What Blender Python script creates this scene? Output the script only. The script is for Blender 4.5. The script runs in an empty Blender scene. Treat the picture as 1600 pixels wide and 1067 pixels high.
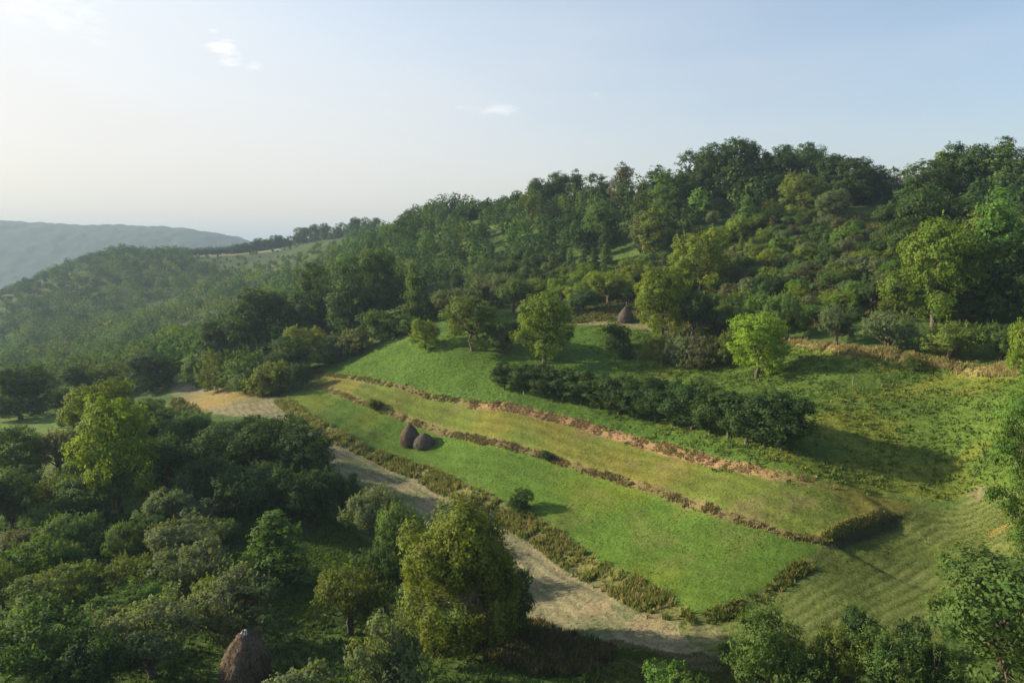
import bpy, math, random
import numpy as np
from math import radians, sin, cos, pi

S = bpy.context.scene
COL = S.collection

# ------------------------------------------------------------------ camera
CAMZ = 30.0
PITCH = radians(7.9)
F = 1067.0                       # focal length in photograph pixels (1600 x 1067)
cam_d = bpy.data.cameras.new("camera")
cam_d.sensor_width = 36.0
cam_d.lens = 24.0
cam_d.clip_start = 0.5
cam_d.clip_end = 20000
cam = bpy.data.objects.new("camera", cam_d)
cam.location = (0, 0, CAMZ)
cam.rotation_euler = (pi / 2 - PITCH, 0, 0)
COL.objects.link(cam)
S.camera = cam
S.render.resolution_x, S.render.resolution_y = 1024, 682

# ------------------------------------------------------------------ light
SUN_EL, SUN_AZ = radians(20), radians(-75)       # azimuth from +Y, negative = left
w = bpy.data.worlds.new("World")
S.world = w
w.use_nodes = True
nt = w.node_tree
nt.nodes.clear()
wo = nt.nodes.new("ShaderNodeOutputWorld")
bg = nt.nodes.new("ShaderNodeBackground")
bg.inputs["Strength"].default_value = 0.115
sky = nt.nodes.new("ShaderNodeTexSky")
sky.sky_type = 'NISHITA'
sky.sun_disc = False
sky.sun_elevation = SUN_EL
sky.sun_rotation = SUN_AZ
sky.altitude = 300
sky.air_density = 1.0
sky.dust_density = 3.2
sky.ozone_density = 1.6
# thin wisps of cloud
tc = nt.nodes.new("ShaderNodeTexCoord")
def wmath(op, a, b=None, c=None):
    n = nt.nodes.new("ShaderNodeMath"); n.operation = op
    for i, v in enumerate((a, b, c)):
        if v is None: continue
        if isinstance(v, (int, float)): n.inputs[i].default_value = v
        else: nt.links.new(v, n.inputs[i])
    return n.outputs[0]
def wdir(u, v):
    x, y, z = (u - 800) / F, 1.0, (533.5 - v) / F
    c_, s_ = cos(PITCH), sin(PITCH)
    d = np.array([x, y * c_ + z * s_, -y * s_ + z * c_])
    return d / np.linalg.norm(d)
mp = nt.nodes.new("ShaderNodeMapping")
mp.inputs["Scale"].default_value = (30, 30, 90)
nt.links.new(tc.outputs["Generated"], mp.inputs["Vector"])
nz = nt.nodes.new("ShaderNodeTexNoise")
nz.inputs["Scale"].default_value = 1.0
nz.inputs["Detail"].default_value = 8
nz.inputs["Roughness"].default_value = 0.6
nt.links.new(mp.outputs[0], nz.inputs["Vector"])
total = None
for (u, v, rad, stretch, amp) in [(345, 76, .027, 1.8, .8), (397, 104, .012, 2.2, .5), (770, 172, .036, 5.0, .5),
                                  (90, 14, .06, 2.5, .45), (930, 147, .014, 2.5, .5)]:
    d = wdir(u, v)
    sub = nt.nodes.new("ShaderNodeVectorMath"); sub.operation = 'SUBTRACT'
    nt.links.new(tc.outputs["Generated"], sub.inputs[0]); sub.inputs[1].default_value = tuple(d)
    ml = nt.nodes.new("ShaderNodeVectorMath"); ml.operation = 'MULTIPLY'
    nt.links.new(sub.outputs[0], ml.inputs[0]); ml.inputs[1].default_value = (1, 1, stretch)
    ln = nt.nodes.new("ShaderNodeVectorMath"); ln.operation = 'LENGTH'
    nt.links.new(ml.outputs[0], ln.inputs[0])
    q = wmath('SUBTRACT', 1.0, wmath('DIVIDE', ln.outputs["Value"], rad))
    q = wmath('ADD', q, wmath('MULTIPLY', wmath('SUBTRACT', nz.outputs[0], .5), 4.0))
    q = wmath('MULTIPLY', wmath('SMOOTH_MIN', wmath('MAXIMUM', q, 0.0), 1.0, .3), amp)
    q = wmath('MULTIPLY', q, wmath('LESS_THAN', ln.outputs["Value"], rad * 2.2))
    total = q if total is None else wmath('MAXIMUM', total, q)
mx = nt.nodes.new("ShaderNodeMix"); mx.data_type = 'RGBA'
nt.links.new(wmath('MULTIPLY', total, .36), mx.inputs[0])
# milky high veil, thicker toward the sun and the horizon
nrm = nt.nodes.new("ShaderNodeVectorMath"); nrm.operation = 'NORMALIZE'; nt.links.new(tc.outputs["Generated"], nrm.inputs[0])
dt = nt.nodes.new("ShaderNodeVectorMath"); dt.operation = 'DOT_PRODUCT'
nt.links.new(nrm.outputs[0], dt.inputs[0]); dt.inputs[1].default_value = (sin(SUN_AZ), cos(SUN_AZ), 0)
sp = nt.nodes.new("ShaderNodeSeparateXYZ"); nt.links.new(nrm.outputs[0], sp.inputs[0])
mv = nt.nodes.new("ShaderNodeMapping"); mv.inputs["Scale"].default_value = (2, 2, 9); nt.links.new(tc.outputs["Generated"], mv.inputs["Vector"])
nv = nt.nodes.new("ShaderNodeTexNoise"); nv.inputs["Scale"].default_value = 1.6; nv.inputs["Detail"].default_value = 5; nt.links.new(mv.outputs[0], nv.inputs["Vector"])
vf = wmath('ADD', wmath('MULTIPLY', dt.outputs["Value"], .68), .27)
vf = wmath('ADD', vf, wmath('MULTIPLY', wmath('SUBTRACT', .28, wmath('ABSOLUTE', sp.outputs[2])), .9))
vf = wmath('ADD', vf, wmath('MULTIPLY', wmath('SUBTRACT', nv.outputs[0], .5), .35))
vf = wmath('MINIMUM', wmath('MAXIMUM', vf, 0.03), .85)
veil = nt.nodes.new("ShaderNodeMix"); veil.data_type = 'RGBA'
nt.links.new(vf, veil.inputs[0]); nt.links.new(sky.outputs[0], veil.inputs[6])
warm = nt.nodes.new("ShaderNodeMix"); warm.data_type = 'RGBA'
nt.links.new(wmath('MINIMUM', wmath('MULTIPLY', wmath('ABSOLUTE', sp.outputs[2]), 3.2), 1.0), warm.inputs[0])
warm.inputs[6].default_value = (4.0, 3.5, 3.1, 1); warm.inputs[7].default_value = (3.95, 4.05, 4.05, 1)
nt.links.new(warm.outputs[2], veil.inputs[7])
nt.links.new(veil.outputs[2], mx.inputs[6])
mx.inputs[7].default_value = (7.5, 7.2, 6.8, 1)
nt.links.new(mx.outputs[2], bg.inputs["Color"])
nt.links.new(bg.outputs[0], wo.inputs["Surface"])

sun_d = bpy.data.lights.new("sun", 'SUN')
sun_d.energy = 5.0
sun_d.angle = radians(0.6)
sun_d.color = (1.0, 0.85, 0.60)
sun = bpy.data.objects.new("sun", sun_d)
sdir = np.array([sin(SUN_AZ) * cos(SUN_EL), cos(SUN_AZ) * cos(SUN_EL), sin(SUN_EL)])
from mathutils import Vector
sun.rotation_euler = Vector(-sdir).to_track_quat('-Z', 'Y').to_euler()
COL.objects.link(sun)

S.view_settings.view_transform = 'Standard'
S.view_settings.look = 'None'
S.view_settings.exposure = 1.04
S.view_settings.gamma = 1.0
S.cycles.max_bounces = 6
S.cycles.diffuse_bounces = 3
S.cycles.transmission_bounces = 4
S.cycles.volume_bounces = 0
S.cycles.transparent_max_bounces = 8

# ------------------------------------------------------------------ helpers
def tag(o, label=None, cat=None, group=None, kind=None):
    if label: o["label"] = label
    if cat: o["category"] = cat
    if group: o["group"] = group
    if kind: o["kind"] = kind
    return o

def mesh_from(name, V, faces4=None, faces3=None, mats=(), smooth=False, attrs=None, midx=None, fattrs=None):
    """V: (n,3); faces4 (m,4) and/or faces3 (k,3); attrs: {name: (n,3) or (n,)} on points"""
    me = bpy.data.meshes.new(name)
    V = np.asarray(V, dtype=np.float32)
    parts = []
    n4 = 0 if faces4 is None else len(faces4)
    n3 = 0 if faces3 is None else len(faces3)
    me.vertices.add(len(V)); me.vertices.foreach_set("co", V.ravel())
    loops = np.concatenate([np.asarray(x, dtype=np.int32).ravel() for x in (faces4, faces3) if x is not None and len(x)])
    me.loops.add(len(loops)); me.loops.foreach_set("vertex_index", loops)
    tot = np.concatenate([np.full(n4, 4, np.int32), np.full(n3, 3, np.int32)])
    st = np.concatenate([[0], np.cumsum(tot)[:-1]]).astype(np.int32)
    me.polygons.add(n4 + n3)
    me.polygons.foreach_set("loop_start", st)
    me.polygons.foreach_set("loop_total", tot)
    if smooth: me.polygons.foreach_set("use_smooth", np.ones(n4 + n3, dtype=bool))
    if midx is not None: me.polygons.foreach_set("material_index", np.asarray(midx, dtype=np.int32))
    for m in mats: me.materials.append(m)
    for k, a in (attrs or {}).items():
        a = np.asarray(a, dtype=np.float32)
        if a.ndim == 2:
            at_ = me.attributes.new(k, 'FLOAT_COLOR', 'POINT')
            at_.data.foreach_set("color", np.c_[a, np.ones(len(a))].astype(np.float32).ravel())
        else:
            at_ = me.attributes.new(k, 'FLOAT', 'POINT'); at_.data.foreach_set("value", a)
    for k, a in (fattrs or {}).items():
        at_ = me.attributes.new(k, 'FLOAT', 'FACE'); at_.data.foreach_set("value", np.asarray(a, dtype=np.float32))
    me.update(calc_edges=True)
    return me

def link(name, me, parent=None, loc=None):
    o = bpy.data.objects.new(name, me)
    COL.objects.link(o)
    if parent: o.parent = parent
    if loc is not None: o.location = loc
    return o

def hash2(ix, iy, seed):
    h = (ix.astype(np.int64) * 374761393 + iy.astype(np.int64) * 668265263 + seed * 1442695041) & 0xffffffff
    h = ((h ^ (h >> 13)) * 1274126177) & 0xffffffff
    h = h ^ (h >> 16)
    return (h & 0xffff) / 65535.0
def vnoise(x, y, seed=0):
    ix, iy = np.floor(x), np.floor(y)
    fx, fy = x - ix, y - iy
    fx = fx * fx * (3 - 2 * fx); fy = fy * fy * (3 - 2 * fy)
    a = hash2(ix, iy, seed); b = hash2(ix + 1, iy, seed); c = hash2(ix, iy + 1, seed); d = hash2(ix + 1, iy + 1, seed)
    return (a * (1 - fx) + b * fx) * (1 - fy) + (c * (1 - fx) + d * fx) * fy
def fbm(x, y, seed=0, oct=4):
    s, a, t = 0, .5, 0
    for i in range(oct):
        s = s + a * vnoise(x, y, seed + i * 17); t += a; a *= .5; x = x * 2.03 + 3.1; y = y * 2.03 + 7.7
    return s / t
def sstep(a, b, x):
    t = np.clip((x - a) / (b - a), 0, 1); return t * t * (3 - 2 * t)

def ray_slope(u, v):
    """ground direction of a photograph pixel: (x per y, z per y)"""
    u = np.asarray(u, float); v = np.asarray(v, float)
    x, z = (u - 800) / F, (533.5 - v) / F
    yy = cos(PITCH) + z * sin(PITCH)
    zz = -sin(PITCH) + z * cos(PITCH)
    return x / yy, zz / yy

# ------------------------------------------------------------------ terrain height
# survey points of the ground: picture column, picture row, distance forward in metres
CP = [
 (0,1067,42),(383,1067,42.5),(800,1067,40.5),(1200,1067,40),(1600,1067,37),(1600,1300,26),(0,1300,28),(800,1300,28),
 (640,692,106),(1080,960,50),(700,750,90),(300,610,162),(480,592,150),(850,570,116),(740,547,126),(600,600,127),
 (665,547,130),(1180,588,96),(1600,605,71),(978,502,136),(1600,505,95),(1400,545,92),(790,612,108),(1215,702,73),
 (1300,850,57.5),(1000,740,79),(1000,672,89),(560,562,150),(1550,775,63),(1450,690,72),(1400,620,82),(1600,700,62),(1600,850,52),
 (880,880,65),(830,960,54),(500,700,100),(420,640,125),(600,860,70),(300,900,62),(0,850,72),(150,760,92),(0,700,112),(400,780,82),
 (1600,950,45),(1400,950,48),(1000,580,108),
 (1150,305,205),(1000,325,222),(800,330,262),(700,345,290),(620,362,320),(1390,335,168),(1400,305,190),(1600,300,160),(1260,318,190),
 (1100,430,162),(900,430,188),(1300,420,134),(1550,400,124),(700,440,225),(800,490,158),(1200,500,122),
 (650,480,175),(640,510,158),(430,562,172),(200,622,168),(50,665,138),(300,560,205),(550,470,215),
 (100,590,300),(0,575,340),(300,515,340),(450,480,300),(550,420,330),(0,640,175),
 (0,462,650),(95,424,690),(190,393,700),(270,403,720),(345,402,760),(500,376,720),(560,362,560),
 (200,480,520),(400,430,520),(0,530,480),(450,400,620),(300,420,600),
]
XB, ZB, YB = [], [], []
for u, v, Y in CP:
    sx, sz = ray_slope(u, v)
    XB.append(sx); YB.append(math.log(Y)); ZB.append(CAMZ + sz * Y)
# off-picture and far anchors: (x/y, Y, height)
for (a, Y, h) in [(-1.4, 40, 2), (-1.4, 100, -12), (-1.4, 250, -40), (-1.4, 600, -60), (1.3, 40, 10), (1.3, 90, 24), (1.3, 160, 44),
                  (1.3, 300, 50), (.7, 260, 44), (.35, 260, 44), (.2, 320, 40), (0, 330, 36), (0, 600, 25), (.8, 700, 35), (-.1, 420, 36),
                  (-.2, 1100, -30), (-.55, 1100, -110), (-.9, 1100, -130), (-.55, 1700, -120), (.6, 1700, 0), (0, 1700, -30),
                  (-1.2, 1700, -120), (0, 12, 6), (-1.2, 12, 4), (1.2, 12, 10), (0, 5, 8), (-1.4, 5, 8), (1.4, 5, 8),
                  (-.95, 700, -70), (-1.4, 1100, -120)]:
    XB.append(a); YB.append(math.log(Y)); ZB.append(h)
PX = np.array(XB) * 1.6; PY = np.array(YB); PZ = np.array(ZB)
def kern(r2): return np.sqrt(r2 + .02)
n_ = len(PX)
A = kern((PX[:, None] - PX[None]) ** 2 + (PY[:, None] - PY[None]) ** 2)
A = A - np.eye(n_) * 0.012
Pm = np.c_[np.ones(n_), PX, PY]
M = np.block([[A, Pm], [Pm.T, np.zeros((3, 3))]])
WT = np.linalg.solve(M, np.r_[PZ, 0, 0, 0])

def base_h(X, Y):
    X = np.asarray(X, float); Y = np.asarray(Y, float)
    sh = X.shape
    Yc = np.maximum(Y, 3.0).ravel(); Xr = X.ravel()
    a = np.clip(Xr / Yc, -2.2, 2.2) * 1.6; l = np.log(Yc)
    out = np.full(len(a), WT[n_]) + WT[n_ + 1] * a + WT[n_ + 2] * l
    for i in range(n_):
        out += WT[i] * kern((a - PX[i]) ** 2 + (l - PY[i]) ** 2)
    # far ridge, 2.5 km away
    Yr = Yc
    az = Xr / Yc
    top = np.interp(az, [-1.6, -1.0, -.75, -.66, -.55, -.47, -.42, -.39, -.36, -.2, .2, 1.5],
                    [150, 140, 124, 112, 104, 94, 72, 56, 30, 20, 20, 20])
    k = np.exp(-((Yr - 2600) / 480.0) ** 2)
    far = sstep(1500, 2000, Yr)
    out = out * (1 - far) + far * (-110 + (top + 110) * k)
    return out.reshape(sh)

BASE_ONLY = True
def at_base(u, v):
    sx, sz = ray_slope(u, v)
    Ys = np.exp(np.linspace(math.log(20), math.log(3200), 420))
    g = base_h(sx * Ys, Ys) - (CAMZ + sz * Ys)
    idx = np.where(g > 0)[0]
    if len(idx) == 0: return None
    i = idx[0]
    if i == 0: return np.array([sx * Ys[0], Ys[0]])
    t = g[i - 1] / (g[i - 1] - g[i])
    Y = Ys[i - 1] + t * (Ys[i] - Ys[i - 1])
    return np.array([sx * Y, Y])
def line(pts):
    r = [at_base(u, v) for u, v in pts]
    r = np.array([p for p in r if p is not None])
    # resample smoothly
    d = np.r_[0, np.cumsum(np.hypot(*np.diff(r, axis=0).T))]
    s = np.arange(0, d[-1], .8)
    return np.c_[np.interp(s, d, r[:, 0]), np.interp(s, d, r[:, 1])]

B1 = line([(440,622),(480,655),(540,690),(600,716),(660,737),(720,765),(800,803),(880,852),(950,897),(1010,932),(1070,967)])
B1e = line([(1070,967),(1130,957),(1180,937),(1235,900),(1300,858)])
B2 = line([(492,600),(560,627),(600,641),(640,655),(700,675),(760,690),(850,711),(900,728),(960,746),(1040,770),(1100,793),(1160,813),(1230,838),(1296,850)])
B2e = line([(1296,852),(1330,832),(1400,806)])
B3 = line([(480,576),(540,589),(600,601),(680,621),(760,633),(820,643),(900,660),(960,677),(1040,697),(1120,722),(1200,742),(1280,758),(1350,768)])
TALL = line([(1110,528),(1180,532),(1240,540),(1320,552),(1400,562),(1480,573),(1560,583),(1680,598)])
UPB = line([(905,507),(980,510),(1050,522)])

def seg_sd(X, Y, L, rng=14):
    """signed distance to a polyline (positive = away from camera side) and parameter 0..1"""
    best = np.full(X.shape, 1e9); sd = np.full(X.shape, 1e9); par = np.zeros(X.shape)
    x0, x1 = L[:, 0].min() - rng, L[:, 0].max() + rng
    y0, y1 = L[:, 1].min() - rng, L[:, 1].max() + rng
    m = (X > x0) & (X < x1) & (Y > y0) & (Y < y1)
    if not m.any(): return sd, par
    x, y = X[m], Y[m]
    b = np.full(x.shape, 1e9); s = np.full(x.shape, 1e9); p = np.zeros(x.shape)
    for i in range(len(L) - 1):
        a, c = L[i], L[i + 1]
        e = c - a; l2 = e @ e
        t = np.clip(((x - a[0]) * e[0] + (y - a[1]) * e[1]) / l2, 0, 1)
        dx, dy = x - a[0] - t * e[0], y - a[1] - t * e[1]
        d = np.hypot(dx, dy)
        k = d < b
        b[k] = d[k]
        cr = e[0] * dy - e[1] * dx
        s[k] = (d * np.sign(cr))[k]
        p[k] = ((i + t) / (len(L) - 1))[k]
    sd[m] = s; par[m] = p
    return sd, par

def tpar(L, u, v):
    p = at_base(u, v); return float(np.argmin(np.hypot(L[:, 0] - p[0], L[:, 1] - p[1]))) / (len(L) - 1)
TRED = tpar(B3, 740, 629)
STEPS = [(B1, .6, .05, 1.0), (B1e, .55, .0, .8), (B2, .55, .04, 1.0), (B2e, .85, 0, .9), (B3, .4, .05, 1.0), (TALL, .5, 0, 1)]
def full_h(X, Y):
    X = np.asarray(X, float); Y = np.asarray(Y, float)
    h = base_h(X, Y)
    for L, H, t0, t1 in STEPS:
        sd, p = seg_sd(X, Y, L, 16)
        if L is B1 or L is B2 or L is B3:
            sd = sd + (fbm(X * .6, Y * .6, 5, 3) - .5) * 1.1
        ad = np.abs(sd)
        f = np.sign(sd) * sstep(0, .9, ad) * np.exp(-ad / 7.0) * .5 * H
        if L is B1e or L is B2e or L is TALL: f *= sstep(0, .08, p) * sstep(0, .1, 1 - p)
        if L is B1e: f = f * (1 - .75 * sstep(.35, .55, p))
        f *= sstep(0, .08, p) * sstep(0, .14, 1 - p) if t0 else 1
        h = h + np.where(ad < 15, f, 0)
    near = 1 - sstep(250, 500, Y)
    h = h + near * ((fbm(X * .12, Y * .12, 3, 3) - .5) * .7 + (fbm(X * .9, Y * .9, 9, 2) - .5) * .12)
    h = h + (1 - near) * (fbm(X * .01, Y * .01, 21, 4) - .5) * 5 * sstep(400, 900, Y)
    return h
def ground(x, y):
    return float(full_h(np.array([x]), np.array([y]))[0])

def at(u, v):
    """point of the real ground under a photograph pixel"""
    p = at_base(u, v)
    if p is None: return None
    return np.array([p[0], p[1], ground(p[0], p[1])])

# ------------------------------------------------------------------ terrain mesh and its land parcels
def inpoly(X, Y, P):
    P = np.asarray(P); c = np.zeros(X.shape, bool)
    j = len(P) - 1
    for i in range(len(P)):
        xi, yi = P[i]; xj, yj = P[j]
        k = ((yi > Y) != (yj > Y)) & (X < (xj - xi) * (Y - yi) / (yj - yi + 1e-12) + xi)
        c ^= k; j = i
    return c
def poly(pts): return np.array([p for p in (at_base(u, v) for u, v in pts) if p is not None])

P_low = np.vstack([B1, B1e, B2[::-1]])                       # lower bright green strip
P_mid = np.vstack([B2, B2e, poly([(1430, 790), (1350, 770)]), B3[::-1]])   # yellower strip
P_hay = np.vstack([poly([(262,600),(330,601),(395,612)]), B1, poly([(1065,985),(1120,1025),(1125,1052),(1010,1024),(930,1006),(860,984),(800,950),(750,895),(700,830),(560,775),(500,700),(440,655),(360,650),(280,640)])])
P_meadow = np.vstack([B3, poly([(1420,775),(1540,765),(1640,770),(1700,640)]), TALL[::-1], poly([(1050,525),(905,508),(880,500),(860,480),(790,490),(700,515),(640,530),(580,545),(500,565)])])
P_mown = np.vstack([B1e[::-1][:0], poly([(1070,968),(1130,958),(1180,938),(1235,902),(1300,858),(1400,808),(1430,790),(1550,770),(1640,775),(1640,960),(1500,990),(1300,1067),(900,1067),(1000,1035),(1110,1035),(1065,985)])])
P_small = poly([(0,655),(60,640),(120,632),(130,665),(60,700),(0,715)])
P_ridgefield = poly([(290,402),(350,390),(420,380),(520,372),(440,392),(380,398)])
SW = line([(1085,975),(1180,940),(1270,890),(1350,845),(1440,800),(1560,772)])

def parcels(X, Y):
    k = np.zeros(X.shape, int)
    k[inpoly(X, Y, P_meadow)] = 3
    jx = X + (fbm(X * .9, Y * .9, 301, 3) - .5) * 2.2; jy = Y + (fbm(X * .9, Y * .9, 302, 3) - .5) * 2.2
    k[inpoly(jx, jy, P_mown)] = 5
    k[inpoly(jx, jy, P_hay)] = 4
    k[inpoly(X, Y, P_mid)] = 2
    k[inpoly(X, Y, P_low)] = 1
    return k

def land_color(X, Y, k, ridge2):
    # --- surface colours (what grows there, plus painted bank shade and haze blue)
    def C(r, g, b): return np.array([r, g, b])
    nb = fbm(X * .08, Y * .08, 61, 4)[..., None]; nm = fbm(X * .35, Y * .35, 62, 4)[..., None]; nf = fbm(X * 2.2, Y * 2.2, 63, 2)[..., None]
    col = C(.062, .108, .026) * (.7 + .6 * nm) + C(.05, .05, .012) * sstep(.5, .7, nb)      # rough grass under trees
    low = C(.082, .145, .022) * (.72 + .42 * nm + .14 * nf) + C(.04, .022, .0) * sstep(.42, .66, nb)
    mid = C(.114, .148, .028) * (.72 + .42 * nm + .14 * nf) + C(.045, .005, .004) * sstep(.4, .62, nb)
    mead = C(.092, .148, .026) * (.7 + .55 * nm)
    # yellow flowered patches towards the right part of the meadow
    fl = .62 * (sstep(.50, .68, fbm(X * .1, Y * .22, 81, 4)) * sstep(14, 24, X))[..., None]
    mead = mead * (1 - fl) + fl * C(.20, .21, .035) * (.7 + .5 * nm)
    brightm = (1 - sstep(16, 26, X))[..., None]
    mead = mead * (1 - brightm) + brightm * C(.084, .152, .024) * (.75 + .4 * nm)
    sb, _q = seg_sd(X, Y, B2, 24)
    ln_ = np.where(np.abs(sb) < 23, .5 + .5 * np.sin((np.where(np.abs(sb) < 23, sb, 0) + (fbm(X * .1, Y * .1, 411, 3) - .5) * 2.5) * 2 * pi / 1.9), .5)[..., None]
    pt = fbm(X * .045, Y * .045, 412, 4)[..., None]
    low = low * (.93 + .12 * ln_) * (.8 + .4 * pt); mid = mid * (.88 + .22 * ln_) * (.8 + .4 * pt)
    bare = sstep(.60, .74, fbm(X * .22, Y * .22, 413, 4))[..., None] * .5
    low = low * (1 - bare * .6) + bare * .6 * C(.15, .15, .05); mid = mid * (1 - bare) + bare * C(.19, .16, .07)
    s1, _q = seg_sd(X, Y, B1, 24)
    hl = np.where(np.abs(s1) < 23, .5 + .5 * np.sin((np.where(np.abs(s1) < 23, s1, 0) + (fbm(X * .15, Y * .15, 511, 3) - .5) * 2.4) * 2 * pi / 1.3), .5)[..., None]
    hay = C(.225, .205, .115) * (.84 + .3 * hl) * (.62 + .5 * nm + .22 * nf)
    hg = sstep(.48, .7, fbm(X * .3, Y * .3, 91, 3))[..., None] * .6
    hay = hay * (1 - hg) + hg * C(.10, .14, .055)
    mown = C(.098, .132, .030) * (.72 + .45 * nm) ; mown = mown * (1 - .6 * ridge2[..., None]) + .6 * ridge2[..., None] * C(.19, .20, .08)
    for kk, cc in ((1, low), (2, mid), (3, mead), (4, hay), (5, mown)):
        col = np.where((k == kk)[..., None], cc, col)
    # worn pale entry of the track, straw at the corner
    def patch(u, v, r, c, st=.8):
        nonlocal col
        p = at_base(u, v)
        d = np.hypot(X - p[0], (Y - p[1])) / r + (fbm(X * .8, Y * .8, int(u), 3) - .5) * .9
        f = (1 - sstep(.4, 1.0, d))[..., None] * st
        col = col * (1 - f) + f * c
    patch(1530, 772, 1.6, C(.22, .18, .11), .6); patch(1100, 990, 1.8, C(.22, .2, .10), .7); patch(1020, 975, 2.2, C(.28, .22, .12), .7)
    patch(330, 625, 14, C(.36, .26, .08), .7); patch(1560, 830, .9, C(.27, .21, .07), .7)
    patch(930, 950, 2.2, C(.33, .25, .15), .6)
    # dry banks, with shade painted on the upper strip's corner bank
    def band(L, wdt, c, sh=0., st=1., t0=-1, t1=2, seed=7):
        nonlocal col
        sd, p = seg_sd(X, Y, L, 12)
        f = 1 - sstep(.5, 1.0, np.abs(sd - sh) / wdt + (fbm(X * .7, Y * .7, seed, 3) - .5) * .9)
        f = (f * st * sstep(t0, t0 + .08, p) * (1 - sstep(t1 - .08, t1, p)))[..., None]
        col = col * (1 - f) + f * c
    band(B1, 1.5, C(.15, .15, .05) * (.6 + .8 * nm), -.2)
    band(B1e, .8, C(.10, .12, .035), -.2, .8)
    band(B2, .7, C(.17, .14, .06) * (.6 + .8 * nm), 0)
    band(B2e, .9, C(.035, .04, .02), -.3, .9)  # dark band: shadow of the corner bank painted into the land colour
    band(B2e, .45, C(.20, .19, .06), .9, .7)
    band(B3, .6, C(.17, .15, .06) * (.6 + .8 * nm), 0, 1, -1, TRED + .05)
    band(B3, 1.0, C(.31, .20, .105) * (.6 + .7 * nm), -.3, 1, TRED - .03, .99)
    band(B3, 1.4, C(.08, .15, .03), 1.9, .6, .4, .99)
    band(TALL, 1.2, C(.30, .25, .10) * (.7 + .6 * nm), .8, 1, .12)
    band(UPB, 2.2, C(.25, .2, .1), 1.5, .7)
    # little sunlit field at the far left, dry field on the far ridge
    f = inpoly(X, Y, P_small)[..., None]; col = np.where(f, C(.13, .2, .04) * (.7 + .5 * nm), col)
    f = inpoly(X, Y, P_ridgefield)[..., None]; col = np.where(f, C(.19, .17, .07), col)
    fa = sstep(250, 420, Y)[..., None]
    wood = C(.045, .075, .02) * (.5 + nb) * (1 - .45 * sstep(1300, 2000, Y)[..., None]) + C(0, 0, .012) * sstep(1300, 2000, Y)[..., None]  # far slopes darkened, with blue of the distance haze put into their colour
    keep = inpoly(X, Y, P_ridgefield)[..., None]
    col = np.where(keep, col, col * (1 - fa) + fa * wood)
    return np.clip(col, 0, 1)

def build_terrain():
    ang = np.r_[np.linspace(-78, -46, 50)[:-1], np.linspace(-46, 46, 760), np.linspace(46, 78, 50)[1:]]
    ang = np.radians(ang)
    ys = [6.0]
    while ys[-1] < 9000:
        y = ys[-1]
        if y < 34: s = .8
        elif y < 110: s = .28 + (y - 34) * .003
        else: s = y * .0046
        if y > 800: s = y * .007
        if y > 3200: s = y * .06
        ys.append(y + s)
    ys = np.array(ys)
    Rr, Aa = np.meshgrid(ys, ang, indexing='ij')
    X = Rr * np.tan(Aa) if False else Rr * np.sin(Aa); Y = Rr * np.cos(Aa)
    # push the wide sides so that Y stays positive
    Z = full_h(X, Y)
    n, m = X.shape
    # canopy-like roughness of the wooded far slopes
    far = sstep(900, 1300, Y)
    Z = Z + far * (fbm(X * .035, Y * .035, 31, 3) - .35) * 16 * (1 - sstep(3000, 4500, Y))
    k = parcels(X, Y)
    # swath lines of the mown corner
    sw, _ = seg_sd(X, Y, SW, 30)
    swn = np.where(np.abs(sw) < 29, sw, 0)
    wob = (fbm(X * .12, Y * .12, 44, 3) - .5) * 1.4
    ridge = .5 + .5 * np.sin((swn + wob) * 2 * pi / .95)
    ridge2 = np.where((k == 5) & (np.abs(sw) < 29), ridge * (1.6 * fbm(X * .3, Y * .3, 71, 3) - .25), 0)
    Z = Z + ridge2 * .07
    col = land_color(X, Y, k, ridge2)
    # hill: ochre and rough grass openings
    V = np.stack([X, Y, Z], -1).reshape(-1, 3)
    idx = np.arange(n * m).reshape(n, m)
    q = np.stack([idx[:-1, :-1], idx[:-1, 1:], idx[1:, 1:], idx[1:, :-1]], -1)
    kc = k[:-1, :-1]
    names = {0: "ground", 1: "lower_grass_field", 2: "upper_grass_field", 3: "hillside_meadow", 4: "mown_hay_path", 5: "mown_grass_corner"}
    colf = np.clip(col, 0, 1).reshape(-1, 3)
    for kk, nm_ in names.items():
        fq = q[kc == kk].reshape(-1, 4)
        used, inv = np.unique(fq.ravel(), return_inverse=True)
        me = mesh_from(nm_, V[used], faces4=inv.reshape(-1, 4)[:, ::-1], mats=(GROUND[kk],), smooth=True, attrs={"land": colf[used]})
        o = link(nm_, me)
        tag(o, kind='structure')

# ------------------------------------------------------------------ materials
def newmat(name):
    m = bpy.data.materials.new(name); m.use_nodes = True
    t = m.node_tree; t.nodes.clear()
    out = t.nodes.new("ShaderNodeOutputMaterial")
    return m, t, out
def N(t, typ, **kw):
    n = t.nodes.new(typ)
    for k_, v_ in kw.items(): setattr(n, k_, v_)
    return n

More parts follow.
